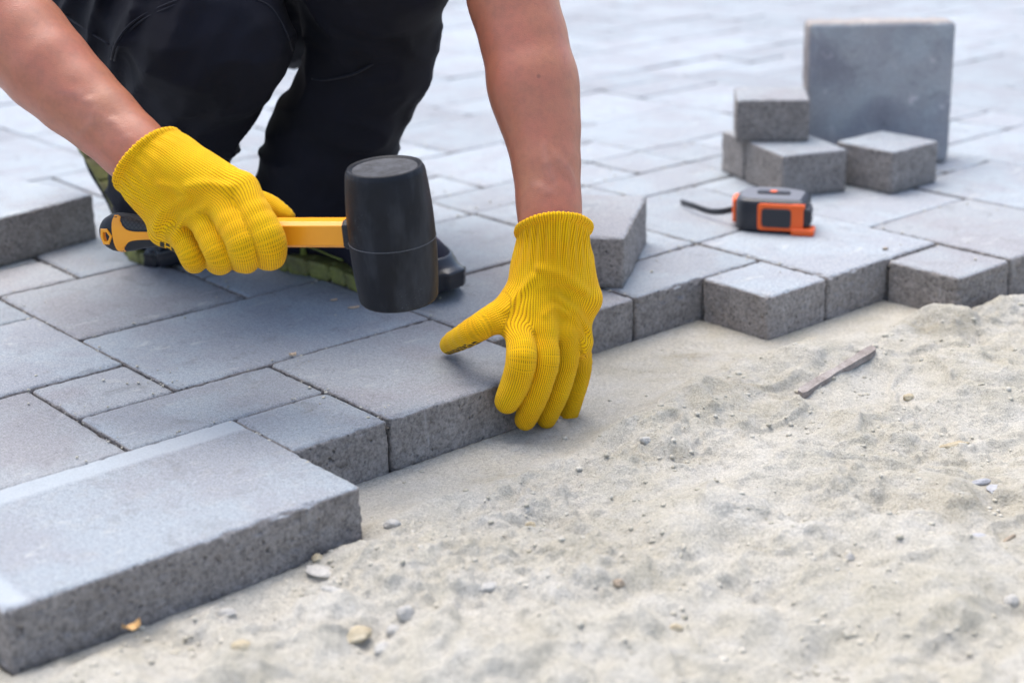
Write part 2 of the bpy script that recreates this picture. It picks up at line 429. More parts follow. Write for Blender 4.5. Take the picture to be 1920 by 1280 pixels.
M_purple = cloth('shoe_suede_purple', (.10, .055, .085), (.16, .10, .14), .9)
M_green = cloth('shoe_trim_green', (.15, .18, .03), (.26, .29, .06), .6)
M_hair = cloth('hair', (.02, .013, .008), (.04, .025, .015))
def solemat():
    s = NT('shoe_sole_olive'); p = s.coord(); a = s.noise(p, 35, 4, .6); b = s.noise(p, 250, 3, .7)
    c = s.mix(s.ramp(a, [(.3, 0.), (.7, 1.)]), (.115, .10, .048), (.24, .25, .06))
    s.l(s.mix(.6, c, s.ramp(b, [(.3, .6), (.6, 1.1)]), 'MULTIPLY'), s.b.inputs['Base Color'])
    s.l(s.bump(b, .4, .001), s.b.inputs['Normal']); s.set(Roughness=.6); return s.m
M_sole = solemat()
def plain(name, c, rough=.5, spec=.5, var=.08, nsc=40, bump=.15, bsc=500, metal=0.):
    s = NT(name); p = s.coord(); n = s.noise(p, nsc, 4, .6)
    a = tuple(x * (1 - var) for x in c); b = tuple(min(1, x * (1 + var)) for x in c)
    s.l(s.mix(n, a, b), s.b.inputs['Base Color'])
    s.l(s.bump(s.noise(p, bsc, 3, .6), bump, .0005), s.b.inputs['Normal'])
    s.set(Roughness=rough, Metallic=metal); s.b.inputs['Specular IOR Level'].default_value = spec
    return s.m
def rubber():
    s = NT('mallet_rubber'); p = s.coord(); n = s.noise(p, 30, 4, .65)
    c = s.mix(s.ramp(n, [(.35, 0.), (.7, 1.)]), (.007, .0085, .012), (.013, .015, .021))
    dust = s.math('MULTIPLY', s.ramp(s.noise(s.scale(p, (1, 1, .5)), 900, 3, .8), [(.62, 0.), (.72, 1.)]), s.ramp(s.noise(p, 22, 3, .6), [(.5, 0.), (.68, 1.)]))
    c = s.mix(s.math('MULTIPLY', dust, .7), c, (.26, .28, .32))
    smear = s.ramp(s.noise(s.scale(p, (30, 30, 9)), 1., 4, .65), [(.48, 0.), (.75, 1.)])
    c = s.mix(s.math('MULTIPLY', smear, .30), c, (.11, .12, .14))
    s.l(c, s.b.inputs['Base Color']); s.l(s.bump(s.noise(p, 700, 3, .7), .25, .0006), s.b.inputs['Normal'])
    s.l(s.ramp(n, [(.3, .42), (.7, .6)]), s.b.inputs['Roughness']); s.b.inputs['Specular IOR Level'].default_value = .2; return s.m
M_rubber = rubber()
def facemat():
    s = NT('mallet_face_dusty'); p = s.coord(); n = s.noise(p, 90, 5, .7)
    s.l(s.mix(s.ramp(n, [(.4, 0.), (.65, 1.)]), (.014, .016, .022), (.055, .06, .072)), s.b.inputs['Base Color'])
    s.l(s.bump(n, .5, .001), s.b.inputs['Normal']); s.set(Roughness=.6); return s.m
M_mface = facemat()
M_seamline = plain('mould_seam', (.13, .135, .15), .6)
M_orange = plain('handle_orange', (.92, .36, .012), .36, .5, .04)
M_orange2 = plain('handle_orange_recess', (.62, .17, .008), .5)
M_gripblack = plain('grip_black', (.014, .016, .022), .55, .4)
def hatch():
    s = NT('grip_hatched'); p = s.coord(); x = s.n('ShaderNodeSeparateXYZ'); s.l(p, x.inputs[0])
    a = s.math('SINE', s.math('MULTIPLY', s.math('ADD', x.outputs[0], x.outputs[2]), 1500.)); b = s.math('SINE', s.math('MULTIPLY', s.math('SUBTRACT', x.outputs[0], x.outputs[2]), 1500.))
    h = s.math('MAXIMUM', a, b); s.l(s.ramp(h, [(.4, .035), (.95, .012)]), s.b.inputs['Base Color'])
    s.l(s.bump(h, -.9, .001), s.b.inputs['Normal']); s.set(Roughness=.5); return s.m
M_hatch = hatch()
M_tapeblack = plain('tape_black', (.018, .020, .028), .42, .5)
M_tapeorange = plain('tape_orange', (.90, .125, .012), .38, .5, .03)
M_tapegrey = plain('tape_grey', (.14, .145, .165), .45, .5)
M_steel = plain('steel', (.6, .6, .62), .3, .5, metal=1.)
M_toecap = plain('toe_cap_rubber', (.010, .012, .018), .32, .5)
M_eye = plain('eye', (.7, .68, .66), .2)

# ------------------------------------------------------------------ the ground: sand bed
def P2(px, py, z=-.45):
    q = QZ(px, py, z); return q[:2]
def segdist(X, Y, pts):
    d = np.full(X.shape, 1e9, np.float32)
    for a, b in zip(pts[:-1], pts[1:]):
        ab = np.array(b) - np.array(a); t = np.clip(((X - a[0]) * ab[0] + (Y - a[1]) * ab[1]) / (ab @ ab), 0, 1)
        d = np.minimum(d, np.hypot(X - a[0] - t * ab[0], Y - a[1] - t * ab[1]))
    return d
EDGE_UV = [(3, -12), (3, -4.0), (3, -1), (2, -1), (2, 2), (1, 2), (1, 5), (2, 5), (2, 7), (3, 7), (3, 14)]
EDGE = [G(u, v)[:2] for u, v in EDGE_UV]
def side_uv(X, Y):
    c, s_ = math.cos(GA), math.sin(GA); return X * c - Y * s_, X * s_ + Y * c
def in_pave(X, Y):
    U_, V_ = side_uv(X, Y)
    lim = np.select([V_ < -4, V_ < -1, V_ < 2, V_ < 5, V_ < 6, V_ < 7], [1., 3., 2., 1., 2., 2.], 3.)
    return U_ < lim
ridge = [P2(*q) for q in [(560, 1060), (690, 995), (820, 950), (960, 905), (1100, 850), (1200, 800), (1290, 735), (1400, 690), (1520, 655), (1660, 640), (1760, 600), (1920, 580)]]
def sand_h(X, Y, fine=True):
    de = segdist(X, Y, EDGE); dr = segdist(X, Y, ridge)
    # which side of the ridge: towards the camera (+u side) is loose fill
    U_, V_ = side_uv(X, Y)
    rU = np.array([side_uv(a[0], a[1]) for a in ridge]); 
    ur = np.interp(V_, rU[np.argsort(rU[:, 1]), 1], rU[np.argsort(rU[:, 1]), 0])
    loose = 1 / (1 + np.exp(-(U_ - ur) * 9))
    h = -.505 + .135 * loose
    p3 = np.stack([X, Y, np.zeros_like(X)], -1)
    h = h + .055 * np.exp(-(dr / .16) ** 2) * (.6 + 1.1 * vnoise(p3 * 2.2, 5))
    h = h + loose * (.34 * fbm(p3 * .75, 3, 11) + .34 * fbm(p3 * 2.2, 3, 21)) + loose * .05 * np.clip(1 - np.abs(fbm(p3 * 1.9 + 5, 3, 27)) / .07, 0, 1)
    def mound(px, py, rx, ry, a, ang=0.):
        c = P2(px, py); dx, dy = X - c[0], Y - c[1]; ca, sa = math.cos(ang), math.sin(ang)
        x = (dx * ca + dy * sa) / rx; y = (-dx * sa + dy * ca) / ry
        return a * np.exp(-(x * x + y * y))
    h = h + mound(1560, 690, .85, .40, .16, .15) + mound(1760, 610, .55, .32, .13) + mound(1900, 570, .6, .4, .05)
    h = h + mound(1330, 760, .9, .45, .08, .5) + mound(760, 1010, .55, .3, .05) + mound(640, 1040, .3, .25, .05)
    h = h - mound(1800, 880, .9, .6, .09) - mound(1180, 690, .4, .22, .03) + mound(1450, 960, 1.2, .5, .05)
    h = h - mound(700, 1190, .25, .12, .06, .8) - mound(1320, 640, .5, .15, .03) 
    damp = mound(1750, 625, .45, .22, .9) + mound(1380, 745, .45, .25, .8, .5) + mound(1300, 660, .28, .13, .9) + mound(1820, 950, .6, .5, .55) + mound(1240, 870, .55, .2, .55, .3) + mound(1870, 1020, .7, .6, .35)+ mound(660, 1190, .16, .12, .6)
    damp = damp * (.5 + vnoise(p3 * 5, 9)) * 1.1
    if fine:
        rough = (.22 + .62 * loose) * (.35 + 1.25 * np.clip(vnoise(p3 * .8 + 3, 95) * 1.5 - .25, 0, 1))
        n2 = fbm(p3 * 7, 3, 31); n3 = fbm(p3 * 22, 2, 41)
        h = h + rough * (.062 * n2 + .026 * n3)
        # crumbly clods: ridged cells
        cl = np.clip(vnoise(p3 * 13, 51) - .62, 0, 1) ** 1.0
        h = h + rough * cl * .11 * (vnoise(p3 * 2.1, 61) > .45)
        cr = np.abs(fbm(p3 * 3.1, 3, 71)); crk = np.clip(1 - cr / .012, 0, 1) * np.clip(vnoise(p3 * 1.1, 75) - .55, 0, 1) * 3
        h = h - crk * .012
        h = h + rough * .016 * fbm(p3 * 44, 2, 81) + np.clip(damp, 0, 1) * (.030 * fbm(p3 * 30, 2, 83) + .03 * np.clip(vnoise(p3 * 19, 85) - .6, 0, 1))
    # right against the paver faces the bed is level
    k = np.clip(1 - de / .5, 0, 1); k = k * k * .75; h = h * (1 - k) + (-.49) * k
    corner = np.exp(-(np.hypot(X - P2(1830, 560)[0], Y - P2(1830, 560)[1]) / .7) ** 2)
    h = h + .035 * corner
    h = np.minimum(h, -.2)
    inn = in_pave(X, Y)
    h = np.where(inn, np.where(de < .02, h, -.57), h)
    return h, np.clip(damp, 0, 1)
def axis(lo, a, b, hi, step):
    x = list(np.arange(a, b, step)); d = step
    l = []; q = a
    while q > lo: d *= 1.07; q -= d; l.append(q)
    d = step; r = []; q = x[-1]
    while q < hi: d *= 1.07; q += d; r.append(q)
    return np.array(l[::-1] + x + r)
gx = axis(-900, -2.2, 8.6, 900, .022); gy = axis(-120, -6.8, 3.6, 1500, .022)
X, Y = np.meshgrid(gx, gy, indexing='ij')
H, D = sand_h(X, Y)
far = np.maximum(np.abs(X - 3) - 12, 0) + np.maximum(np.abs(Y) - 12, 0)
H = np.where(far > 0, -.57, H); D = np.where(far > 0, 0, D)
nX, nY = X.shape
V = np.stack([X, Y, H], -1).reshape(-1, 3)
I = np.arange(nX * nY).reshape(nX, nY)
F = np.stack([I[:-1, :-1], I[1:, :-1], I[1:, 1:], I[:-1, 1:]], -1).reshape(-1, 4)
sand = obj('sand_bed', V, F, M_sand, attrs={'damp': D.ravel()})
tag(sand, 'loose pale sand bed beside the unfinished edge of the pavers', kind='structure')
def hs(x, y):
    h, _ = sand_h(np.array([[x]]), np.array([[y]])); return float(h[0, 0])

# ------------------------------------------------------------------ pavers
TH = .57
def paver_mesh(L, W, step, ch=.03, rc=.05, seed=0, detail=True):
    """local: centred in x,y, top at z=0, bottom at -TH"""
    def ax(n_):
        e = [0, rc * .35, rc * .7, rc] if detail else [0, ch]
        k = max(1, int(round((n_ - 2 * e[-1]) / step)))
        mid = list(np.linspace(e[-1], n_ - e[-1], k + 1))[1:-1]
        return np.array(e + mid + [n_ - t for t in e[::-1]])
    xs, ys = ax(L), ax(W)
    zs = np.array([0, .012, .03] + list(np.linspace(.03, TH, max(2, int(TH / step)) + 1))[1:]) if detail else np.array([0, TH])
    vid = {}; V = []; F = []
    def add(key):
        if key not in vid: vid[key] = len(V); V.append(key)
        return vid[key]
    nx, ny, nz = len(xs), len(ys), len(zs)
    for i in range(nx - 1):
        for j in range(ny - 1):
            F.append((add((i, j, 0)), add((i + 1, j, 0)), add((i + 1, j + 1, 0)), add((i, j + 1, 0))))
    if detail: pass
    for k in range(nz - 1):
        for i in range(nx - 1):
            F.append((add((i, 0, k)), add((i, 0, k + 1)), add((i + 1, 0, k + 1)), add((i + 1, 0, k))))
            F.append((add((i, ny - 1, k)), add((i + 1, ny - 1, k)), add((i + 1, ny - 1, k + 1)), add((i, ny - 1, k + 1))))
        for j in range(ny - 1):
            F.append((add((0, j, k)), add((0, j + 1, k)), add((0, j + 1, k + 1)), add((0, j, k + 1))))
            F.append((add((nx - 1, j, k)), add((nx - 1, j, k + 1)), add((nx - 1, j + 1, k + 1)), add((nx - 1, j + 1, k))))
    nb = len(V)
    F.append(tuple(add((i, 0, nz - 1)) for i in range(nx))[::1] + tuple(add((nx - 1, j, nz - 1)) for j in range(1, ny)) + tuple(add((i, ny - 1, nz - 1)) for i in range(nx - 2, -1, -1)) + tuple(add((0, j, nz - 1)) for j in range(ny - 2, 0, -1)))
    F[-1] = F[-1][::-1]
    K = np.array(V)
    x = xs[K[:, 0]] - L / 2; y = ys[K[:, 1]] - W / 2; z = -zs[K[:, 2]].astype(float)
    # round the vertical corners
    cx = np.clip(x, -L / 2 + rc, L / 2 - rc); cy = np.clip(y, -W / 2 + rc, W / 2 - rc)
    dx, dy = x - cx, y - cy; m_ = np.maximum(np.abs(dx), np.abs(dy)); n_ = np.hypot(dx, dy)
    s_ = np.where(n_ > 1e-9, m_ / np.maximum(n_, 1e-9), 1)
    x, y = cx + dx * s_, cy + dy * s_
    inset = rc - np.where(n_ > 1e-9, m_, 0); inset = np.where((np.abs(dx) < 1e-9) & (np.abs(dy) < 1e-9), 9, inset)
    top = K[:, 2] == 0
    if detail:
        drop = np.clip(ch - inset, 0, ch) * .75
        z = np.where(top, -drop, z - ch * .75 * (1 - np.clip(-z / .1, 0, 1)))
    else:
        eb = (np.abs(np.abs(x) - L / 2) < 1e-6) | (np.abs(np.abs(y) - W / 2) < 1e-6)
        z = np.where(top & eb, -ch * .6, z)
    P = np.stack([x, y, z], 1)
    if detail:
        off = seed * 13.7
        q = P + off
        n1 = fbm(q * 9, 3, seed); n2 = fbm(q * 28, 2, seed + 5)
        side = ~top
        nrm = np.stack([np.where(np.abs(np.abs(x) - L / 2) < rc * .5, np.sign(x), 0), np.where(np.abs(np.abs(y) - W / 2) < rc * .5, np.sign(y), 0), np.zeros_like(x)], 1)
        amp = np.clip(-z / .12, 0, 1)
        low = np.clip((-z - .33) / .24, 0, 1) ** 2 * np.clip(vnoise(q * 1.7, seed + 9) - .4, 0, 1) * 3
        P = P + nrm * ((n1 * .016 + n2 * .018) * (.35 + .65 * amp) * side + n2 * .05 * low - .012 * low)[:, None]
        arr = (np.abs(inset) < ch * 1.2) | (side & (z > -.07))
        nick = np.clip(vnoise(q * 16, seed + 3) - .66, 0, 1) * .09
        P[:, 2] -= np.where(arr, nick + n2 * .012, 0); P[:, 2] += np.where(top, n1 * .006 + n2 * .003, 0)
        P -= nrm * (np.where(arr, nick * .6, 0))[:, None]
    return P, F
def place(name, L, W, loc, ang, mat, parent=None, step=.04, detail=True, seed=0, tilt=(0, 0), mesh=None, rc=.05, ch=.03):
    if mesh is None:
        P, F = paver_mesh(L, W, step, seed=seed, detail=detail, rc=rc, ch=ch)
        o = obj(name, P, F, mat, smooth=detail, matrix=Matrix.Identity(4))
    else:
        o = bpy.data.objects.new(name, mesh); COL.objects.link(o)
    o.rotation_euler = (tilt[0], tilt[1], ang)
    o.location = tuple(np.asarray(loc) * S)
    if parent is not None: o.parent = parent
    return o
pave = empty('pavement', (0, 0, 0)); tag(pave, 'grey concrete paving already laid around the worker', kind='structure')
JOINT = .028
known = [  # u0,u1,v0,v1 read off the joints of the photograph
    (1, 2, -1, 0), (0, 1, -2, 0), (-1, 0, -2, -1), (0, 2, 0, 2), (1, 3, -4, -1), (-4, -2, -1, 1), (-2, 0, -1, 2), (-3, -1, -3, -1),
    (-1, 1, -4, -2), (-4, -3, -2, -1), (-6, -4, 0, 2), (-5, -4, -2, 0), (-3, -2, 1, 3), (-4, -3, 1, 3), (-2, -1, 2, 3), (-1, 1, 2, 4),
    (0, 1, 4, 6), (1, 2, 5, 6), (0, 2, 6, 8), (2, 3, 7, 8), (1, 3, 8, 10), (-2, 0, 6, 8), (-1, 1, 8, 10), (-2, -1, 8, 9), (-3, -2, 7, 9),
    (-3, -1, 3, 5), (-4, -3, 4, 5), (-4, -3, 5, 7), (-3, -2, 5, 7), (-2, 0, 5, 6), (-1, 0, 4, 5), (-5, -4, 5, 6), (-6, -4, 6, 8), (-4, -3, 7, 8), (-1, 0, 10, 11), (0, 2, 10, 12), (-2, -1, 9, 11), (2, 3, 10, 12)]
occ = {}
tiles = []
def fits(u0, u1, v0, v1):
    return all((a, b) not in occ for a in range(u0, u1) for b in range(v0, v1))
def allowed(u, v):
    lim = 1 if v < -4 else 3 if v < -1 else 2 if v < 2 else 1 if v < 5 else 2 if v < 7 else 3
    return u < lim
def put(t):
    for a in range(t[0], t[1]):
        for b in range(t[2], t[3]): occ[(a, b)] = 1
    tiles.append(t)
for t in known:
    if fits(*t): put(t)
prng = random.Random(12)
cells = []
for u in range(-62, 4):
    for v in range(-34, 62):
        if not allowed(u, v): continue
        g = G(u + .5, v + .5); dpt = g[1] - CAM[1]
        if dpt < 0 or dpt > 62: continue
        if abs(g[0] - CAM[0]) > dpt * .40 + 9: continue
        cells.append((dpt, u, v))
cells.sort()
cset = set((u, v) for _, u, v in cells)
for _, u, v in cells:
    if (u, v) in occ: continue
    opts = [((-2, 2), 5), ((-2, 3), 3), ((-3, 2), 2), ((-1, 2), 3), ((-2, 1), 2), ((-1, 1), 2)]
    order = []
    while opts:
        k = prng.choices(range(len(opts)), [o[1] for o in opts])[0]; order.append(opts.pop(k)[0])
    for du, dv in order:
        done = False
        for vs0 in prng.sample([0, 1 - dv], 2) if dv > 1 else [0]:
            t = (u + 1 + du, u + 1, v + vs0, v + vs0 + dv)
            if fits(*t) and all((a, b) in cset for a in range(t[0], t[1]) for b in range(t[2], t[3])):
                put(t); done = True; break
        if done: break
    else: put((u, u + 1, v, v + 1))
def tdepth(t):
    g = G((t[0] + t[1]) / 2, (t[2] + t[3]) / 2); return g[1] - CAM[1]
def inframe(t):
    g = G((t[0] + t[1]) / 2, (t[2] + t[3]) / 2) - CAM; z = g @ CF
    x, y = g @ CR / z * FPX, g @ CU / z * FPX
    return abs(x) < 960 + 200 and abs(y) < 640 + 120
tiles_v = sorted([t for t in tiles if inframe(t)], key=lambda t: tdepth(t) - .8 * (t[1] - t[0]) * (t[3] - t[2]))
indiv = tiles_v[:298]; rest = [t for t in tiles if t not in set(indiv)]
cache = {}
hand_paver = (0, 2, 0, 2)
def label_part(o, s): o['label'] = s
edge_set = {(1, 2, -1, 0), (0, 2, 0, 2), (1, 3, -4, -1), (-1, 1, 2, 4), (0, 1, 4, 6), (1, 2, 5, 6), (0, 2, 6, 8), (2, 3, 7, 8), (1, 3, 8, 10)}
seed = 0
for t in indiv:
    seed += 1
    u0, u1, v0, v1 = t; L = u1 - u0 - JOINT; W = v1 - v0 - JOINT; dp = tdepth(t)
    jr = random.Random(seed)
    near = dp < 17.5 or t in edge_set
    mid = dp < 22
    c = G((u0 + u1) / 2 + jr.uniform(-.006, .006), (v0 + v1) / 2 + jr.uniform(-.006, .006), jr.uniform(-.014, .006))
    # G maps (u,v) with u turned by -GA
    kw = dict(ang=-GA + jr.uniform(-.004, .004), tilt=(jr.uniform(-.004, .004), jr.uniform(-.004, .004)), parent=pave)
    if t == (1, 3, -4, -1):
        c[2] = .012
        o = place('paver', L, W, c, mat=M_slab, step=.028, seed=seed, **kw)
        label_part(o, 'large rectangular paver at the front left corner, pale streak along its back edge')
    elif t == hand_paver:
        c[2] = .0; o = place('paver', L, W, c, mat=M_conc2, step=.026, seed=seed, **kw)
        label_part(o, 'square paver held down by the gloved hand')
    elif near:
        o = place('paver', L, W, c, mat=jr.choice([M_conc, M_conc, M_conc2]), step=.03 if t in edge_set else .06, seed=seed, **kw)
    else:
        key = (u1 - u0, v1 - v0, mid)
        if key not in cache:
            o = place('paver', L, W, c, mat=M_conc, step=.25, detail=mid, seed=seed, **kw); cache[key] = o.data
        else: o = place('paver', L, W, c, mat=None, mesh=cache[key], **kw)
V, F = [], []
for t in rest:
    u0, u1, v0, v1 = t
    P, f = paver_mesh(u1 - u0 - JOINT, v1 - v0 - JOINT, 9, detail=False)
    c = G((u0 + u1) / 2, (v0 + v1) / 2, rng.uniform(-.012, .006)); ca, sa = math.cos(-GA), math.sin(-GA)
    b = len(V)
    for p in P: V.append((p[0] * ca - p[1] * sa + c[0], p[0] * sa + p[1] * ca + c[1], p[2] + c[2]))
    F += [tuple(i + b for i in q) for q in f]
o = obj('distant_pavers', V, F, M_conc, parent=pave, smooth=False); o['kind'] = 'stuff'
# jointing sand, a touch below the arris
zj = -.085
poly = [G(u, v, zj) for u, v in [(3 - .03, -3.97), (3 - .03, -1.03), (2 - .03, -1.03), (2 - .03, 1.97), (1 - .03, 1.97), (1 - .03, 5.03), (2 - .03, 5.03), (2 - .03, 7.03), (3 - .03, 7.03), (3 - .03, 60), (-62, 60), (-62, -34), (.97, -34), (.97, -3.97)]]
o = obj('joint_sand', poly, [tuple(range(len(poly)))], stonemat('joint_fill', (.07, .065, .06), (.15, .135, .11), 90), parent=pave, smooth=False); o['kind'] = 'stuff'

# ---- loose pavers lying about
def loose(label, cat, L, W, corner_uv, dir_uv, z0, mat, seed, group=None, side=1):
    """corner in grid coordinates, L runs along dir_uv, W to its left (side=1) or right (-1)"""
    c0 = G(*corner_uv, 0); d = unit(G(*dir_uv, 0)); n = np.array([-d[1], d[0], 0]) * side
    c = c0 + d * L / 2 + n * W / 2; c[2] = z0 + TH
    o = place('concrete_paver', L, W, c, math.atan2(d[1], d[0]), mat, step=.05, seed=seed)
    tag(o, label, cat, group); return o
GP = 'loose concrete pavers waiting to be laid'
loose('loose grey paver lying askew just behind the hand that steadies the paving', 'paver', 1.86, 1.02, (.69, 4.12), (-1.11, 1.45), 0, M_conc2, 301, GP)
loose('thick grey slab lying on the paving at the left, behind the mallet grip', 'paver', 2.0, 3.0, (-5.40, .93), (-1.95, -.42), 0, M_conc, 302, GP, side=1)
A0 = np.array([-.66, 8.3]); e1 = np.array([.355, .935]); e2 = np.array([-.935, .355])
loose('square grey paver under the topmost block of the little stack', 'paver', .97, 1.06, tuple(A0), tuple(e1), 0, M_conc, 303, GP, side=1)
A1 = A0 + e2 * 1.09
loose('narrow grey paver at the left end of the little stack, mostly hidden by its neighbour', 'paver', .97, .68, tuple(A1), tuple(e1), 0, M_conc2, 304, GP, side=1)
loose('small brownish paver on top of the little stack', 'paver', .98, .97, (-.96, 9.18), (-.72, -.69), TH + .004, M_conc2, 305, GP, side=-1)
loose('square grey paver lying alone in front of the upright slab', 'paver', .97, .97, (.22, 9.45), (-1, .03), 0, M_conc, 306, GP, side=-1)
# upright slab
ur = G(-.40, 11.40, 0) + np.array([.10, 0, 0]); dx = unit(np.array([1, -.06, 0])); ny = np.array([-dx[1], dx[0], 0])
c = ur - dx * 1.0; upc = c + np.array([0, 0, .99])
P, F = paver_mesh(2.0, 1.97, .07, seed=307, rc=.07, ch=.04)
o = obj('concrete_paver', P, F, M_stand, matrix=Matrix.Identity(4))
# local z (top) turned towards the viewer
lean = .03
zl = unit(-ny + np.array([0, 0, lean])); yl = unit(np.array([0, 0, 1.]) - zl * zl[2]); xl = np.cross(yl, zl)
o.matrix_world = Matrix(((xl[0], yl[0], zl[0], upc[0] * S), (xl[1], yl[1], zl[1], upc[1] * S), (xl[2], yl[2], zl[2], upc[2] * S), (0, 0, 0, 1)))
tag(o, 'large square slab standing upright on its edge behind the small pavers', 'paver', GP)

# ------------------------------------------------------------------ stones, chips and crumbs
def ico(n):
    import bmesh
    b = bmesh.new(); bmesh.ops.create_icosphere(b, subdivisions=n, radius=1.)
    v = np.array([q.co for q in b.verts]); f = [tuple(x.index for x in q.verts) for q in b.faces]; b.free(); return v, f
I3 = ico(4); I1 = ico(1)
def stone(px, py, sx, sy, sz, ang, mat, label, cat='stone', name='stone', seed=0, jag=.35, sink=.36, group='stones in the sand'):
    c = P2(px, py, -.40); z = hs(*c)
    c = P2(px, py, z); z = hs(*c) * .4 + .6 * min(hs(c[0] + a_ * max(sx, sy) * .8, c[1] + b_ * max(sx, sy) * .8) for a_, b_ in ((1, 0), (-1, 0), (0, 1), (0, -1)))
    v = I3[0].copy(); n = fbm(v * 1.3 + seed * 7.1, 3, seed)
    v = v * (1 + jag * n * 2)[:, None]; v = v * (1 + .05 * fbm(v * 7, 2, seed + 3))[:, None]
    q = v * np.array([sx, sy, sz]); ca, sa = math.cos(ang), math.sin(ang)
    q = np.stack([q[:, 0] * ca - q[:, 1] * sa, q[:, 0] * sa + q[:, 1] * ca, q[:, 2]], 1)
    org = np.array([c[0], c[1], z]); q = q + org + np.array([0, 0, sz * (1 - sink * 1.6)])
    o = obj(name, q, I3[1], mat, origin=org); tag(o, label, cat, group); return o
SP = [
    (603, 1080, .13, .08, .028, -.5, M_stone_pale, 'largest flat pale stone below the front edge of the big front paver', 1),
    (622, 1108, .10, .04, .03, -.5, M_stone_pale, 'thin pale flake tucked under the largest flat stone', 2),
    (596, 1048, .045, .06, .04, .3, M_stone_tan, 'small rounded clod between the front paver and the flat pale stone', 3),
    (424, 1145, .085, .05, .035, .1, M_stone_pale, 'pale blunt stone beside the fallen leaf in the sand', 4),
    (762, 1152, .065, .06, .065, .2, M_stone_pale, 'round pale pebble at the top of the row of stones in the sand', 5),
    (738, 1182, .06, .05, .04, .6, M_stone_pale, 'middle pale stone of the short row below the round pebble', 6),
    (716, 1212, .055, .075, .045, -.6, M_stone_pale, 'lowest pale stone of the short row below the round pebble', 7),
    (668, 1196, .12, .09, .05, .7, M_stone_tan, 'lump of damp brown sand left of the row of pale stones', 8),
    (455, 1228, .075, .055, .045, .2, M_stone_tan, 'tan clod near the bottom edge of the picture', 9),
    (1211, 823, .055, .04, .04, .1, M_stone_pale, 'whitish pebble lying in front of the gloved fingertips', 10),
    (995, 983, .05, .04, .04, .2, M_stone_tan, 'tan clod of sand in the middle of the foreground', 11),
    (1160, 1082, .04, .035, .035, .0, M_stone_brown, 'small brown pebble in the sand at the centre bottom', 12),
    (1545, 715, .05, .04, .035, .2, M_stone_tan, 'clod just above the lower end of the sliver', 13),
    (1790, 838, .16, .045, .03, .35, M_stone_tan, 'long flat clod at the right edge of the sand hollow', 14),
    (1838, 902, .11, .035, .025, .3, M_stone_blue, 'thin mauve stone chip on the dark sand at the right', 15),
    (1866, 928, .075, .085, .02, .1, M_stone_blue, 'flat bluish stone flush with the sand under the mauve chip', 16),
    (1833, 1010, .09, .075, .018, -.2, M_stone_blue, 'flat bluish stone lower right of the mauve chip', 17),
    (1893, 1008, .022, .085, .022, -.8, M_stone_brown, 'narrow pinkish pebble near the right border', 18),
    (1898, 1125, .06, .05, .05, .1, M_stone_pale, 'whitish pebble in the lower right of the sand', 19),
    (915, 1098, .08, .05, .03, .3, M_stone_pale, 'pale flat stone half buried right of the round pebble', 20),
    (1593, 1047, .035, .03, .032, .1, M_stone_pale, 'tiny cream pebble alone in the pale sand at the right', 21),
    (1268, 1178, .05, .03, .03, .1, M_stone_tan, 'tan pebble near the bottom centre of the sand', 22),
    (735, 985, .07, .045, .045, .1, M_stone_pale, 'pale clod where the sand ridge meets the corner of the front paver', 23),
    (1703, 748, .055, .045, .04, .1, M_stone_tan, 'clod of damp sand to the right of the sliver', 24),
]
for s_ in SP: stone(*s_[:7], s_[7], seed=s_[8])
# thin sliver of slate-like offcut lying on the mound
a, b = P2(1500, 742), P2(1636, 690)
for _ in range(6): a, b = P2(1500, 742, hs(*a) + .03), P2(1636, 690, hs(*b) + .03)
n = 26; V = []; F = []
_l = np.array([hs(*(a * (1 - t) + b * t)) for t in np.linspace(0, 1, 12)]); _k, _q = np.polyfit(np.linspace(0, 1, 12), _l, 1)
_up = max(0, float(np.max(_l - (_k * np.linspace(0, 1, 12) + _q)))) * .75; zs0, zs1 = _q + _up, _q + _k + _up
for i in range(n + 1):
    t = i / n; x, y = a[0] * (1 - t) + b[0] * t, a[1] * (1 - t) + b[1] * t
    d = unit(np.array([b[0] - a[0], b[1] - a[1]])); nn = np.array([-d[1], d[0]])
    wd = .042 + .006 * math.sin(t * 9) + .004 * math.sin(t * 23); z = zs0 * (1 - t) + zs1 * t + .008
    off = .006 * math.sin(t * 6)
    if i in (0, n): wd *= .7
    for (sg, dz) in ((-1, -.05), (-1, .015), (1, .028), (1, -.05)): V.append((x + nn[0] * (wd * sg + off), y + nn[1] * (wd * sg + off), z + dz))
for i in range(n):
    for k in range(4): F.append((i * 4 + k, i * 4 + (k + 1) % 4, (i + 1) * 4 + (k + 1) % 4, (i + 1) * 4 + k))
F += [(3, 2, 1, 0), tuple(n * 4 + k for k in range(4))]
o = obj('wood_sliver', V, F, M_sliver, origin=(a[0], a[1], -.3), smooth=False)
tag(o, 'long dark brown sliver lying across the mound of sand', 'splinter')
def chip(px, py, z, L, W, T, ang, mat, label, cat, name, curl=.0, onsand=False):
    c = QZ(px, py, z)
    if onsand: z = hs(c[0], c[1]); c = QZ(px, py, z)
    n = 10; V = []; F = []
    for i in range(n + 1):
        t = i / n * 2 - 1; wd = W * math.sqrt(max(0.02, 1 - t * t)) * (1 + .25 * math.sin(5 * t + px))
        for (sg, dz) in ((-1, 0), (-1, T), (1, T), (1, 0)):
            x, y = t * L, sg * wd; X_, Y_ = rot2((x, y), ang); V.append((c[0] + X_, c[1] + Y_, z + .004 + dz + curl * (t * t + .5 * sg * t)))
    for i in range(n):
        for k in range(4): F.append((i * 4 + k, i * 4 + (k + 1) % 4, (i + 1) * 4 + (k + 1) % 4, (i + 1) * 4 + k))
    F += [(3, 2, 1, 0), tuple(n * 4 + k for k in range(4))]
    o = obj(name, V, F, mat, origin=c, smooth=False); tag(o, label, cat); return o
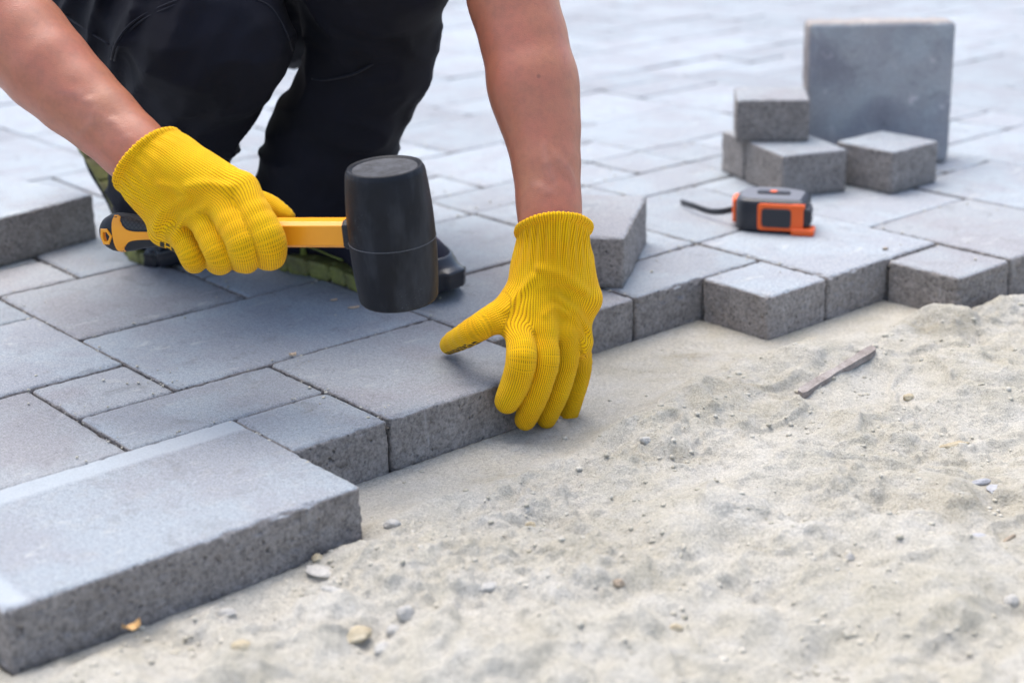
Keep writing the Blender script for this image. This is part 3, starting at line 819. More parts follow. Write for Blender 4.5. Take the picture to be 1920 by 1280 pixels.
chip(247, 1178, 0, .065, .035, .012, .5, M_leaf, 'dry orange leaf against the foot of the big front paver', 'leaf', 'dry_leaf', .035, True)
chip(549, 667, .0, .035, .022, .02, .2, M_wood, 'pale wood chip in the joint left of the hand-held paver', 'wood chip', 'wood_chip', .01)
chip(663, 577, .0, .065, .03, .006, .35, M_wood, 'flat pinkish wood chip on the paver below the mallet', 'wood chip', 'wood_chip', .004)
chip(626, 563, .0, .04, .022, .006, .5, M_wood, 'smaller pinkish chip behind the flat one below the mallet', 'wood chip', 'wood_chip', .004)
chip(1660, 469, .0, .035, .02, .025, .3, M_stone_brown, 'brown crumb on the big paver right of the tape measure', 'crumb', 'crumb', .0)
# crumbs: nobody could count them
def crumbs(n, smin_, smax, seed, name, clustered=False):
    r = np.random.default_rng(seed); px = r.uniform(-150, 2070, n * 3); py = r.uniform(540, 1400, n * 3)
    V, F = [], []; bv, bf = I1; k = 0; xs, ys = [], []
    for a_, b_ in zip(px, py):
        q = QZ(a_, b_, -.42); xs.append(q[0]); ys.append(q[1])
    xs = np.array(xs); ys = np.array(ys)
    ok = ~in_pave(xs, ys); p3 = np.stack([xs, ys, xs * 0], 1); dn = vnoise(p3 * 2.3, 91)
    U_, V_ = side_uv(xs, ys); rU = np.array([side_uv(q[0], q[1]) for q in ridge]); o_ = np.argsort(rU[:, 1])
    lo_ = U_ > np.interp(V_, rU[o_, 1], rU[o_, 0]) - .05
    ok &= r.random(len(xs)) < np.where(lo_, np.clip((dn - .25) * 2, .12, 1), .10)
    xs, ys = xs[ok][:n], ys[ok][:n]; hh, _ = sand_h(xs[:, None], ys[:, None]); hh = hh[:, 0]
    sz = smin_ * (smax / smin_) ** (r.random(len(xs)) ** 3.4)
    bvv = bv[None] * (1 + .45 * (r.random((len(xs), len(bv), 1)) - .5)) * sz[:, None, None] * np.stack([r.uniform(.8, 1.4, len(xs)), r.uniform(.8, 1.3, len(xs)), r.uniform(.5, .9, len(xs))], 1)[:, None, :]
    bvv = bvv + np.stack([xs, ys, hh + sz * .12], 1)[:, None, :]
    nb = len(bv); FF = (np.array(bf)[None] + (np.arange(len(xs)) * nb)[:, None, None]).reshape(-1, 3)
    o = obj(name, bvv.reshape(-1, 3), FF, M_crumb, smooth=False); tag(o, 'loose crumbs and grit scattered over the sand', kind='stuff')
crumbs(6000, .003, .030, 5, 'sand_crumbs')

def joint_grit(n, seed):
    r = np.random.default_rng(seed); V, F = [], []; bv, bf = I1; near_t = [t for t in indiv if tdepth(t) < 24]
    for _ in range(n):
        t = near_t[r.integers(len(near_t))]; e = r.random() < .5; k = r.normal(0, .035 if r.random() < .7 else .25)
        u, v = (t[1] + k, r.uniform(t[2], t[3])) if e else (r.uniform(t[0], t[1]), t[3] + k)
        if not (allowed(math.floor(u + .06), math.floor(v)) and allowed(math.floor(u), math.floor(v + .06)) and allowed(math.floor(u), math.floor(v - .06)) and allowed(math.floor(u + .06), math.floor(v - .06))): continue
        sz = .004 * (5 ** (r.random() ** 2.2)); g = G(u, v, .004 if abs(k) > .02 else -.035); b = len(V)
        for q in bv: V.append(g + q * sz * (1 + .4 * (r.random() - .5)) * np.array([1, 1, .7]))
        F += [tuple(x + b for x in q) for q in bf]
    o = obj('joint_grit', V, F, M_crumb, smooth=False); tag(o, 'grit and sand grains lying on the pavers along the joints', kind='stuff')
joint_grit(2600, 77)

# ------------------------------------------------------------------ mallet
hx0 = Q(735, 439, -1.45)                  # middle of the head
ax = unit(Q(718, 303, -1.50) - Q(748, 574, -1.42))      # head axis, pointing up
hdl = unit(np.array([-1, .30, -.055]))
mal = empty('rubber_mallet', tuple(Q(748, 578, -1.53)))
tag(mal, 'black rubber mallet with an orange and black handle held above the paving', 'mallet')
HH = np.linalg.norm(Q(718, 303, -1.50) - Q(748, 574, -1.42)) / 2 - .045
# frame of the head
sx_ = unit(hdl - ax * (hdl @ ax)); sy_ = np.cross(ax, sx_)
prof = [(0, HH - .018), (.18, HH - .02), (.275, HH - .018), (.29, HH - .006), (.303, HH), (.318, HH - .004), (.328, HH - .02), (.335, HH - .05)]
body_prof = []
for i in range(25):
    t = i / 24; z = (HH - .05) * (1 - t) + (-HH + .05) * t; s = z / HH
    rad = .372 - .040 * s * s - (.0 if s > 0 else .004 * s)
    body_prof.append((rad, z))
body_prof = [(body_prof[0][0] - .004, HH - .035)] + body_prof
full = prof[:6] + [(body_prof[0][0] - .012, HH - .015), ] + body_prof + [(body_prof[-1][0] - .006, -HH + .03), (body_prof[-1][0] - .02, -HH + .012), (body_prof[-1][0] - .045, -HH + .002), (.2, -HH), (0, -HH)]
def lathe(pr, c, e1_, e2_, e3_, n=96):
    V, F = [], []
    for (r_, z_) in pr:
        for k in range(n):
            th = 2 * math.pi * k / n; V.append(c + e1_ * r_ * math.cos(th) + e2_ * r_ * math.sin(th) + e3_ * z_)
    for i in range(len(pr) - 1):
        for k in range(n): F.append((i * n + k, (i + 1) * n + k, (i + 1) * n + (k + 1) % n, i * n + (k + 1) % n))
    return V, F
V, F = lathe(full[2:], hx0, sx_, sy_, ax)
head = obj('head', V, F, M_rubber, parent=mal)
V, F = lathe([(.0001, HH - .026), (.1, HH - .024), (.2, HH - .022), (.262, HH - .02), (.277, HH - .017)], hx0, sx_, sy_, ax)
obj('striking_face', V, F, M_mface, parent=mal)
ring = [hx0 + sx_ * .3735 * math.cos(t) + sy_ * .3735 * math.sin(t) + ax * (-.035) for t in np.linspace(0, 2 * math.pi, 97)]
V, F = tube(ring, .0024, 6, caps=False); obj('mould_line', V, F, M_seamline, parent=mal)
# handle: local frame E (butt end), hx towards the head, hv up, hd towards the viewer
hh = -hdl; Eend = hx0 - hh * 2.78 + ax * (.015)
hd_ = unit(np.array([0, -1, 0.]) - hh * (-hh[1])); hv = np.cross(hh, hd_); hv = hv if hv[2] > 0 else -hv
LEN = 2.78 - .40
def sect(t):                     # vertical and depth radii of the grip
    ts = [0, .02, .06, .12, .2, .3, .45, .6, .9, 1.2, 1.45, 1.52]; 
    rv = [.03, .09, .135, .165, .178, .168, .138, .122, .128, .138, .135, .125]; rd = [.03, .075, .105, .125, .13, .125, .115, .11, .115, .12, .12, .115]
    return np.interp(t, ts, rv), np.interp(t, ts, rd)
def hp(t, v, d): return Eend + hh * t + hv * v + hd_ * d
V, F = [], []; ts = list(np.linspace(0, .12, 8)) + list(np.linspace(.15, 1.52, 44)); n = 40
for t in ts:
    rv, rd = sect(t)
    for k in range(n):
        th = 2 * math.pi * k / n; c_, s_ = math.cos(th), math.sin(th)
        V.append(hp(t, rv * math.copysign(abs(s_) ** .85, s_) , rd * math.copysign(abs(c_) ** .85, c_)))
for i in range(len(ts) - 1):
    for k in range(n): F.append((i * n + k, (i + 1) * n + k, (i + 1) * n + (k + 1) % n, i * n + (k + 1) % n))
F += [tuple(range(n)), tuple((len(ts) - 1) * n + k for k in range(n))[::-1]]
grip = obj('grip', V, F, M_gripblack, parent=mal)
def front(t, v, off):
    rv, rd = sect(t); q = min(1, abs(v) / rv); q = q ** (1 / .85)
    return hp(t, v, rd * max(0, 1 - q * q) ** (.85 / 2) + off)
def inlay(name, tv, mat, off, parent, th=.012):
    V, F = [], []; m_ = 12
    for (t, a, b) in tv:
        for j in range(m_ + 1):
            v = a + (b - a) * j / m_; tt = t
            V.append(front(tt, v, off))
    for i in range(len(tv) - 1):
        for j in range(m_): a = i * (m_ + 1) + j; F.append((a, a + 1, a + m_ + 2, a + m_ + 1))
    nV = len(V)
    V += [q - hd_ * th for q in V]; border = [i * (m_ + 1) for i in range(len(tv))] + [(len(tv) - 1) * (m_ + 1) + j for j in range(1, m_ + 1)] + [i * (m_ + 1) + m_ for i in range(len(tv) - 2, -1, -1)] + [j for j in range(m_ - 1, 0, -1)]
    for a, b in zip(border, border[1:] + border[:1]): F.append((b, a, a + nV, b + nV))
    return obj(name, V, F, mat, parent=parent, smooth=False)
tv = []
for t in np.linspace(.185, 1.5, 40):
    rv, _ = sect(t)
    if t < .25: a = rv * .97
    else: a = .035 + (rv * .97 - .035) * math.exp(-(t - .25) / .045)
    tv.append((t, -a, a))
inlay('orange_inlay', tv, M_orange, .006, grip)
tv2 = []
for t in np.linspace(.27, 1.3, 36):
    rv, _ = sect(t); lo_ = .045 + (rv * .97 - .035) * math.exp(-(t - .25) / .045); hi_ = rv * .93
    if lo_ > hi_ - .01: continue
    e = min(1, (t - .28) / .06 + .25) ; tv2.append((t, lo_ + .01 + (1 - e) * .02, max(lo_ + .012, hi_ * (1 if e >= 1 else .9 + .1 * e))))
inlay('hatched_pad', tv2, M_hatch, .007, grip)
# hanging hole: orange pentagon rim with a recess
pent = [(-.052, .0), (-.040, .055), (.012, .055), (.045, .0), (.010, -.062), (-.040, -.062)]
pc = .125
V, F = [], []
for sc, off in ((1.25, .004), (1.1, .014), (.72, .014), (.62, -.03)):
    for (a, b) in pent: V.append(front(pc + .0, 0, off) + hh * a * sc * 1.0 + hv * b * sc)
for i in range(3):
    for k in range(6): F.append((i * 6 + k, i * 6 + (k + 1) % 6, (i + 1) * 6 + (k + 1) % 6, (i + 1) * 6 + k))
obj('hanging_hole_rim', V, F, M_orange, parent=grip, smooth=False)
V = [front(pc, 0, -.004) + hh * a * .74 + hv * b * .74 for a, b in pent]; V += [q - hd_ * .03 for q in V]
obj('hanging_hole', V, [tuple(range(6)), tuple(range(6, 12))[::-1]] + [(i, (i + 1) % 6, 6 + (i + 1) % 6, 6 + i) for i in range(6)], M_orange2, parent=grip, smooth=False)
# orange shaft with chamfered edges
oct_ = [(-.116, -.065), (-.085, -.105), (.085, -.105), (.116, -.065), (.116, .065), (.085, .105), (-.085, .105), (-.116, .065)]
def prism(sec, t0, t1, mat, name, bev=.01, par=mal):
    V, F = [], []
    for t, s in ((t0, .94), (t0 + bev, 1), (t1 - bev, 1), (t1, .94)):
        for v, d in sec: V.append(hp(t, v * s, d * s))
    k_ = len(sec)
    for i in range(3):
        for k in range(k_): F.append((i * k_ + k, (i + 1) * k_ + k, (i + 1) * k_ + (k + 1) % k_, i * k_ + (k + 1) % k_))
    F += [tuple(range(k_)), tuple(3 * k_ + k for k in range(k_))[::-1]]
    o = obj(name, V, F, mat, parent=par, smooth=False)
    md = o.modifiers.new('bevel', 'BEVEL'); md.width = .0012; md.segments = 2; md.limit_method = 'ANGLE'
    return o
prism(oct_, 1.48, LEN + .01, M_orange, 'shaft')
prism([(a * 1.12, b * 1.2) for a, b in oct_], LEN - .005, LEN + .12, M_gripblack, 'collar', .015)

# ------------------------------------------------------------------ person
per = empty('person', tuple(G(-2.2, 1.9, 0)))
tag(per, 'person crouching in navy work trousers and yellow knitted gloves over the paving', 'person')
def knit_attrs(P, hand):
    """course / wale coordinates on the glove: along and around hand or finger, running on from the hand into each finger"""
    ringc, hc, up = hand['ring'], hand['palmc'], hand['dorsal']
    axis_ = unit(hc - ringc); lat = unit(np.cross(axis_, up)); dor = np.cross(lat, axis_)
    def palmco(X_):
        q = X_ - ringc; s = q @ axis_; a = np.arctan2(q @ lat, q @ dor)
        return a, s, (a / (2 * math.pi)) * 100, s * S * 1000 / 1.75
    a, s, wale, course = palmco(P)
    palmv = ((np.abs(a) > 1.95) & (s > hand.get('palm0', .45))).astype(float)
    best = hand['palm_sdf'](P)
    w0, c0 = wale.copy(), course.copy()
    for fi, (pts, rs) in enumerate(hand['fingers']):
        d = chain(P, pts, rs, .02); near_ = d < best
        best = np.where(near_, d, best)
        cs = np.zeros(len(P)); cx = np.zeros(len(P)); sx = np.zeros(len(P)); wt = np.full(len(P), 1e-30); cum = 0; sgn = 1
        flex = hand['flex'][fi]
        for i in range(len(pts) - 1):
            A, B = np.asarray(pts[i]), np.asarray(pts[i + 1]); ab = B - A; L_ = np.linalg.norm(ab); traw = (P - A) @ ab / (L_ * L_); t = np.clip(traw, 0, 1)
            tt = traw if i == len(pts) - 2 else (np.minimum(traw, 1) if i == 0 else t)
            v = P - A - t[:, None] * ab; dd = np.linalg.norm(v, axis=1) - (rs[i] + (rs[i + 1] - rs[i]) * t)
            tn = ab / L_; dd2 = unit(np.cross(flex, tn)); e = unit(np.cross(dd2, tn))
            if i == 0: sgn = -1 if dd2 @ hand['fdor'][fi] < 0 else 1
            dd2 = dd2 * sgn
            if i == 0 and e @ lat * 1. < 0: es = -1
            elif i == 0: es = 1
            an = np.arctan2(v @ e * es, v @ dd2); wg = np.exp(-np.clip(dd + .02, -.1, 1.5) / .012) * (1 + 0 * tt)
            wt += wg; cs += wg * (cum + np.clip(traw, -.6 if i else -9, 1.6 if i < len(pts) - 2 else 9) * L_); cx += wg * np.cos(an); sx += wg * np.sin(an); cum += L_
        cs = cs / wt; th = np.arctan2(sx, cx)
        root = np.asarray(pts[0]) + hand['fdor'][fi] * rs[0]
        _, _, rw, rc_ = palmco(root[None])
        k = np.clip((cs + .02) / .24, 0, 1); k = k * k * (3 - 2 * k)
        fw = rw[0] + th / (2 * math.pi) * 40; fc = rc_[0] + cs * S * 1000 / 1.75
        k = k * near_
        wale = wale * (1 - k) + fw * k if fi == 0 else np.where(near_, w0 * (1 - k) + fw * k, wale)
        course = np.where(near_, c0 * (1 - k) + fc * k, course)
        palmv = np.where(near_ & (k > .3), (np.abs(th) > (hand.get('fth', 2.05) if fi else hand.get('tth', 2.05))).astype(float), palmv)
        if fi == 0 and 'tth' in hand:      # the rubber print shows only on the underside of the thumb
            A_, B_ = np.asarray(pts[0]), np.asarray(pts[-1]); tq = np.clip((P - A_) @ (B_ - A_) / ((B_ - A_) @ (B_ - A_)), 0, 1)
            palmv = np.where(near_ & (P[:, 2] > A_[2] + tq * (B_[2] - A_[2])), 0., palmv)
    return {'wale': wale + 200, 'course': course + 400, 'palm': palmv}
def build_glove(hand, lo, hi, h=.0125):
    W0, AX, LAT, DOR = hand['ring'], unit(hand['palmc'] - hand['ring']), None, None
    lat = unit(np.cross(AX, hand['dorsal'])); dor = np.cross(lat, AX)
    ra, rb = hand['cuff']
    rn = hand['rn']; rl = unit(lat - rn * (lat @ rn)); rd2 = np.cross(rl, rn)
    ca = unit(hand['wmid'] - W0)
    fl = []
    for pts, rs in hand['fingers']:
        sp = spline(pts, 4); fl.append((sp, list(np.interp(np.arange(len(sp)) / 4, np.arange(len(rs)), rs))))
    hand['fingers'] = fl
    def palm_sdf(p):
        d = None
        for (a, b, r1, r2) in hand['palm']:
            c = cone(p, a, b, r1, r2); d = c if d is None else smin(d, c, .10)
        return d
    hand['palm_sdf'] = palm_sdf
    def f(p):
        d = palm_sdf(p)
        fg = None
        for (pts, rs) in hand['fingers'][1:]:
            c = chain(p, pts, rs, .018); fg = c if fg is None else smin(fg, c, .014)
        d = smin(d, fg, hand.get('kf', .06))
        th = chain(p, *hand['fingers'][0], .03); d = smin(d, th, .10)
        # cuff tube
        q = p - W0; s = q @ rn; q = q - (s / (ca @ rn))[:, None] * ca; x = q @ rl; y = q @ rd2     # the opening is cut askew to the arm
        e = np.hypot(x / ra, y / rb); ang = np.arctan2(y / rb, x / ra)
        tap = 1 - .10 * np.clip(s / hand['clen'], 0, 1)
        tubed = (e - tap) * min(ra, rb)
        ribs = .013 * np.cos(ang * 24) * np.clip((s - .03) / .06, 0, 1) * np.clip((hand['clen'] * 1.05 - s) / .25, 0, 1)
        cuff = np.maximum(tubed - ribs, np.maximum(-s, s - hand['clen']))
        d = smin(d, cuff, .13)
        # rolled hem
        rr = np.hypot((e - 1.0) * min(ra, rb), s - .01) - .034 - .005 * np.cos(ang * 48)
        d = smin(d, rr, .012)
        # opening for the forearm
        inner = np.maximum((e - (1 - .035 / min(ra, rb))) * min(ra, rb), s - .16)
        inner = np.maximum(inner, -s - .08)
        d = -smin(-d, inner, .01)
        if hand.get('folds'):
            c = None
            for (a, b, r_) in hand['folds']:
                e_ = cone(p, a, b, r_, r_); c = e_ if c is None else np.minimum(c, e_)
            d = smin(d, c, .075)
        # soft creases
        for (a, b, r_, dep) in hand.get('crease', []):
            c = cone(p, a, b, r_, r_); d = d + dep * np.exp(-np.clip(c + r_, 0, 9) ** 2 / (r_ * r_))
        d = d + .006 * fbm(p * 6, 2, 3) * 2
        return d
    hand['folds'] = []
    for pp, r_ in hand.get('foldpx', []):
        q = [march(f, a, b, -6.) for a, b in pp]; q = spline(q, 2)
        for a, b in zip(q[:-1], q[1:]): hand['folds'].append((a, b, r_))
    P, F = surface_nets(f, lo, hi, h)
    return P, F, knit_attrs(P, hand), f

# --- the hand pressing on the paver (right in the picture)
hB = {}
wr = Q(1037, 478, -.30)
mcp = [Q(972, 617, -.66), Q(1018, 616, -.64), Q(1058, 622, -.54), Q(1088, 640, -.42)]
def fing(mc, p1, o1, p2, o2, p3, o3, r):
    pts = [mc, QU(*p1, 2 + o1), QU(*p2, 2 + o2), QU(*p3, 2 + o3)]
    return pts, r
hB['fingers'] = [
    ([Q(985, 560, -.36), Q(945, 585, -.52), Q(886, 621, -.66), QZ(842, 646, .125)], [.15, .135, .12, .095]),
    fing(mcp[0], (978, 668), .26, (967, 716), .22, (951, 752), .15, [.122, .138, .132, .118]),
    fing(mcp[1], (1023, 674), .30, (1005, 738), .26, (985, 786), .17, [.115, .128, .120, .104]),
    fing(mcp[2], (1061, 680), .22, (1044, 738), .22, (1025, 785), .15, [.115, .115, .108, .096]),
    fing(mcp[3], (1090, 690), .10, (1078, 742), .12, (1063, 786), .08, [.10, .098, .090, .084]),
]
hB['ring'] = Q(1038, 429, -.17); hB['palmc'] = (mcp[1] + mcp[2]) / 2 + np.array([0, .08, 0])
hB['dorsal'] = unit(np.array([.1, -1, .55]))
hB['rn'] = unit(np.array([.02, -.55, -.83])); hB['cuff'] = (.335, .40); hB['clen'] = .55
wB = [Q(1014, 500, -.24), Q(1060, 500, -.22)]; hB['wmid'] = (wB[0] + wB[1]) / 2 + np.array([0, .0, 0])
hB['palm'] = [(wB[0], mcp[0] + np.array([0, .03, 0]), .24, .14), (wB[0], mcp[1] + np.array([0, .02, 0]), .24, .135), (wB[1], mcp[2] + np.array([0, .02, 0]), .24, .13), (wB[1], mcp[3] + np.array([0, .02, 0]), .24, .12),
              (wB[1] + np.array([.02, .0, -.06]), Q(1092, 560, -.28), .22, .19), (wB[0], Q(972, 560, -.38), .23, .15)]
fx = unit(np.array([1, .12, .05]))
hB['tth'] = 1.5
hB['flex'] = [unit(np.array([.45, .25, .85]))] + [fx] * 4
hB['fdor'] = [unit(np.array([-.35, -.6, .75]))] + [unit(np.array([0, -1, .25]))] * 4
hB['fth'] = 1.75
hB['foldpx'] = [([(1012, 503), (1055, 516), (1098, 548)], .014), ([(1042, 556), (1078, 584), (1104, 622)], .018), ([(1078, 596), (1090, 628), (1096, 660)], .006), ([(1000, 520), (972, 552), (950, 580)], .012), ([(1020, 590), (1040, 575), (1066, 590)], .004)]
hB['crease'] = [(Q(1022, 640, -.86), Q(1004, 628, -.80), .03, .02), (Q(1060, 642, -.8), Q(1040, 634, -.8), .03, .018)]
_c = hB['crease']
P, F, A, fB = build_glove(hB, (1.3, -1.7, -.65), (3.35, .35, 1.75))
glove = obj('glove', P, F, M_knit, parent=per, attrs=A); glove['label'] = 'yellow knitted glove pressing on the paver'

# --- the hand gripping the mallet (left in the picture)
hA = {}
def HY(px): return -1.45 + .30 * (735 - px) / 219.
mA = [Q(452, 356, -1.22), Q(415, 376, -1.25), Q(372, 396, -1.18), Q(330, 418, -1.08)]
hA['fingers'] = [
    ([Q(405, 365, -.85), Q(468, 378, -.74), Q(508, 388, -.76), Q(543, 405, -.84)], [.15, .12, .095, .055]),
    ([mA[0], Q(500, 440, -1.47), Q(508, 474, -1.40), Q(500, 480, -1.22), Q(480, 474, -.92)], [.145, .142, .132, .12, .10]),
    ([mA[1], Q(453, 452, -1.49), Q(461, 482, -1.38), Q(454, 486, -1.18), Q(440, 478, -.90)], [.138, .136, .128, .115, .10]),
    ([mA[2], Q(408, 468, -1.40), Q(414, 488, -1.28), Q(408, 490, -1.10), Q(398, 482, -.85)], [.128, .124, .117, .11, .095]),
    ([mA[3], Q(357, 472, -1.24), Q(364, 488, -1.12), Q(362, 488, -.98), Q(355, 482, -.80)], [.12, .112, .106, .10, .09]),
]
hA['ring'] = Q(277, 299, -.92); hA['palmc'] = Q(392, 385, -1.12)
hA['dorsal'] = unit(np.array([.15, -.9, .55]))
hA['rn'] = unit(Q(345, 352, -1.02) - Q(255, 262, -.70)); hA['cuff'] = (.335, .29); hA['clen'] = .42
wa = [Q(320, 314, -.98), Q(290, 348, -.96)]; hA['wmid'] = (wa[0] + wa[1]) / 2 + np.array([0, .02, 0])
hA['palm'] = [(wa[0], mA[0], .25, .15), (wa[0], mA[1], .25, .145), (wa[1], mA[2], .24, .14), (wa[1], mA[3], .23, .14),
              (wa[0] + np.array([.05, .05, .02]), Q(425, 345, -1.02), .22, .16), (wa[1] + np.array([.03, .02, -.03]), Q(306, 432, -.98), .17, .13), (Q(318, 428, -1.0), Q(350, 455, -1.05), .14, .13)]
fx = unit(np.array([.95, -.28, -.05]))
hA['flex'] = [unit(np.array([0, -.3, 1]))] + [fx] * 4
hA['fdor'] = [unit(np.array([.2, -.7, .7]))] + [unit(np.array([.1, -1, .0]))] * 4
hA['foldpx'] = [([(292, 430), (304, 400), (345, 372)], .022), ([(326, 446), (346, 410), (384, 388)], .014), ([(352, 350), (392, 345), (430, 352)], .010), ([(300, 345), (330, 352), (352, 372)], .004)]
hA['fth'] = 2.3; hA['palm0'] = .5
P, F, A, fA = build_glove(hA, (-1.6, -2.1, .3), (1.0, -.3, 2.9))
glove = obj('glove', P, F, M_knit, parent=per, attrs=A); glove['label'] = 'yellow knitted glove gripping the mallet handle'

# --- body (bare forearms, head and trunk) as one skin
armB_px = [(1034, 462, -.20, .235), (1031, 412, -.14, .27), (1028, 367, -.02, .28), (1024, 305, .14, .300), (1016, 242, .32, .342), (1005, 190, .46, .386), (998, 150, .56, .41), (981, 70, .76, .395), (961, 0, .92, .405), (940, -90, 1.1, .43), (925, -150, 1.2, .41)]
armA_px = [(298, 322, -.96, .25), (262, 290, -.85, .268), (232, 262, -.76, .275), (190, 222, -.64, .305), (140, 178, -.5, .345), (88, 128, -.36, .385), (40, 75, -.2, .41), (-10, 20, -.06, .42), (-80, -60, .1, .42), (-130, -110, .2, .40)]
armB = [Q(a, b, c) for a, b, c, r in armB_px]; rB = [r for *_, r in armB_px]
armA = [Q(a, b, c) for a, b, c, r in armA_px]; rA = [r for *_, r in armA_px]
shB = np.array([1.75, 3.7, 6.5]); shA = np.array([-2.05, 3.5, 6.4])
hd0 = np.array([-.15, 3.2, 8.3]); hips = np.array([-.3, 4.9, 3.3]); chest = np.array([-.15, 4.3, 6.1])
fy = unit(np.array([.05, -.75, -.66])); fz_ = unit(np.array([0, 0, 1.]) - fy * fy[2]); fx_ = np.cross(fy, fz_)
RH = np.stack([fx_, -fy, fz_], 1)
kneeA, kneeB = Q(392, 66, 1.35), Q(702, -95, 1.5)
def legs(p):
    d = chain(p, [hips + [-.9, 0, 0], kneeA + [0, .3, 0], Q(300, 400, 3.7)], [.55, .38, .28])
    return np.minimum(d, chain(p, [hips + [.6, 0, 0], kneeB + [0, .3, 0], Q(605, 400, 3.1)], [.55, .38, .28]))
def head_sdf(p):
    d = ell(p, hd0 + fz_ * .25, (.72, .9, .82), RH)
    d = smin(d, ell(p, hd0 + fy * .22 - fz_ * .45, (.52, .62, .55), RH), .3)
    d = smin(d, cone(p, hd0 + fy * .82 + fz_ * .12, hd0 + fy * 1.02 - fz_ * .18, .07, .13), .12)
    d = smin(d, ell(p, hd0 + fy * .72 - fz_ * .45, (.26, .12, .10), RH), .08)
    for s in (-1, 1):
        d = smin(d, ell(p, hd0 + fx_ * .72 * s + fz_ * .02, (.10, .2, .3), RH), .06)
        d = -smin(-d, cone(p, hd0 + fy * .93 + fx_ * .28 * s + fz_ * .16, hd0 + fy * .9 + fx_ * .3 * s + fz_ * .16, .13, .13), .1)
    return smin(d, chain(p, [hd0 + [0, .25, -.5], chest + [0, -.2, .9]], [.5, .58]), .2)
# veins and tendons on the near sides of the forearms
def armonly(p): return np.minimum(chain(p, armA, rA, .12), chain(p, armB, rB, .12))
def vline(pts): return [march(armonly, a, b, -4.) for a, b in pts]
veins = [vline([(1018, 268), (1024, 300), (1030, 326), (1042, 345)]), vline([(1040, 285), (1056, 310), (1072, 330), (1078, 352)]), vline([(1000, 345), (1022, 356), (1040, 360)]),
         vline([(112, 172), (148, 178), (170, 196), (186, 214)]), vline([(180, 212), (214, 232), (240, 262), (262, 276)]), vline([(150, 250), (170, 232), (176, 205)])]
def veind(p):
    d = np.full(len(p), 9.)
    for v_ in veins: d = np.minimum(d, chain(p, v_, [.006] + [.019] * (len(v_) - 2) + [.006], .01))
    return d
def body(p):
    d = smin(armonly(p), np.minimum(chain(p, [armA[-1], shA], [.42, .48], .1), chain(p, [armB[-1], shB], [.42, .48], .1)), .2)
    t = chain(p, [hips, (hips + chest) / 2 + [0, .3, .2], chest], [.9, .85, .92], .4)
    t = smin(t, cone(p, shA + [.4, 0, 0], shB - [.4, 0, 0], .5, .5), .5)
    d = smin(d, t, .3); d = smin(d, legs(p), .3); d = smin(d, head_sdf(p), .1)
    near_ = (p[:, 2] < 4.2)
    v = np.full(len(p), 9.)
    if near_.any(): v[near_] = veind(p[near_])
    return smin(d, v, .035)
P, F = surface_nets(body, (-4.2, -1.8, .2), (3.6, 6.4, 9.6), .042)
va = np.clip(1 - veind(P) / .03, 0, 1) * .12
obj('body', P, F, M_skin, parent=per, attrs={'vein': va})
def shirt(p):
    t = chain(p, [hips + [0, 0, .5], (hips + chest) / 2 + [0, .3, .2], chest], [.98, .95, 1.02], .4)
    t = smin(t, cone(p, shA + [.3, 0, 0], shB - [.3, 0, 0], .6, .6), .5)
    sl_ = np.minimum(cone(p, shA, shA + (armA[-1] - shA) * .55, .56, .52), cone(p, shB, shB + (armB[-1] - shB) * .55, .56, .52))
    t = smin(t, sl_, .2) + .05 * fbm(p * 1.6, 3, 8)
    return -smin(-t, cone(p, chest + [0, -.3, .9], hd0, .66, .6), .1)
P, F = surface_nets(shirt, (-4.2, -1.2, 2), (4, 7, 8.6), .09)
obj('shirt', P, F, M_shirt, parent=per)
def hair(p):
    d = ell(p, hd0 + fz_ * .32 - fy * .1, (.8, .98, .88), RH) + .02 * fbm(p * 9, 2, 4)
    q = (p - hd0) @ RH; cut = np.maximum(-(q[:, 1] + .42 * 0) - .62 + .35 * (q[:, 2] < .55), -.9 - q[:, 2] * 0)
    front_ = (-(q[:, 1]) - .35) * .8 - (q[:, 2] - .75) * .7
    return np.maximum(np.maximum(d, front_), -q[:, 2] - .35)
P, F = surface_nets(hair, hd0 - 1.4, hd0 + 1.6, .06); obj('hair', P, F, M_hair, parent=per)
for s in (-1, 1):
    c = hd0 + fy * .79 + fx_ * .28 * s + fz_ * .16; obj('eye', ico(3)[0] * .115 + c, ico(3)[1], M_eye, parent=per)

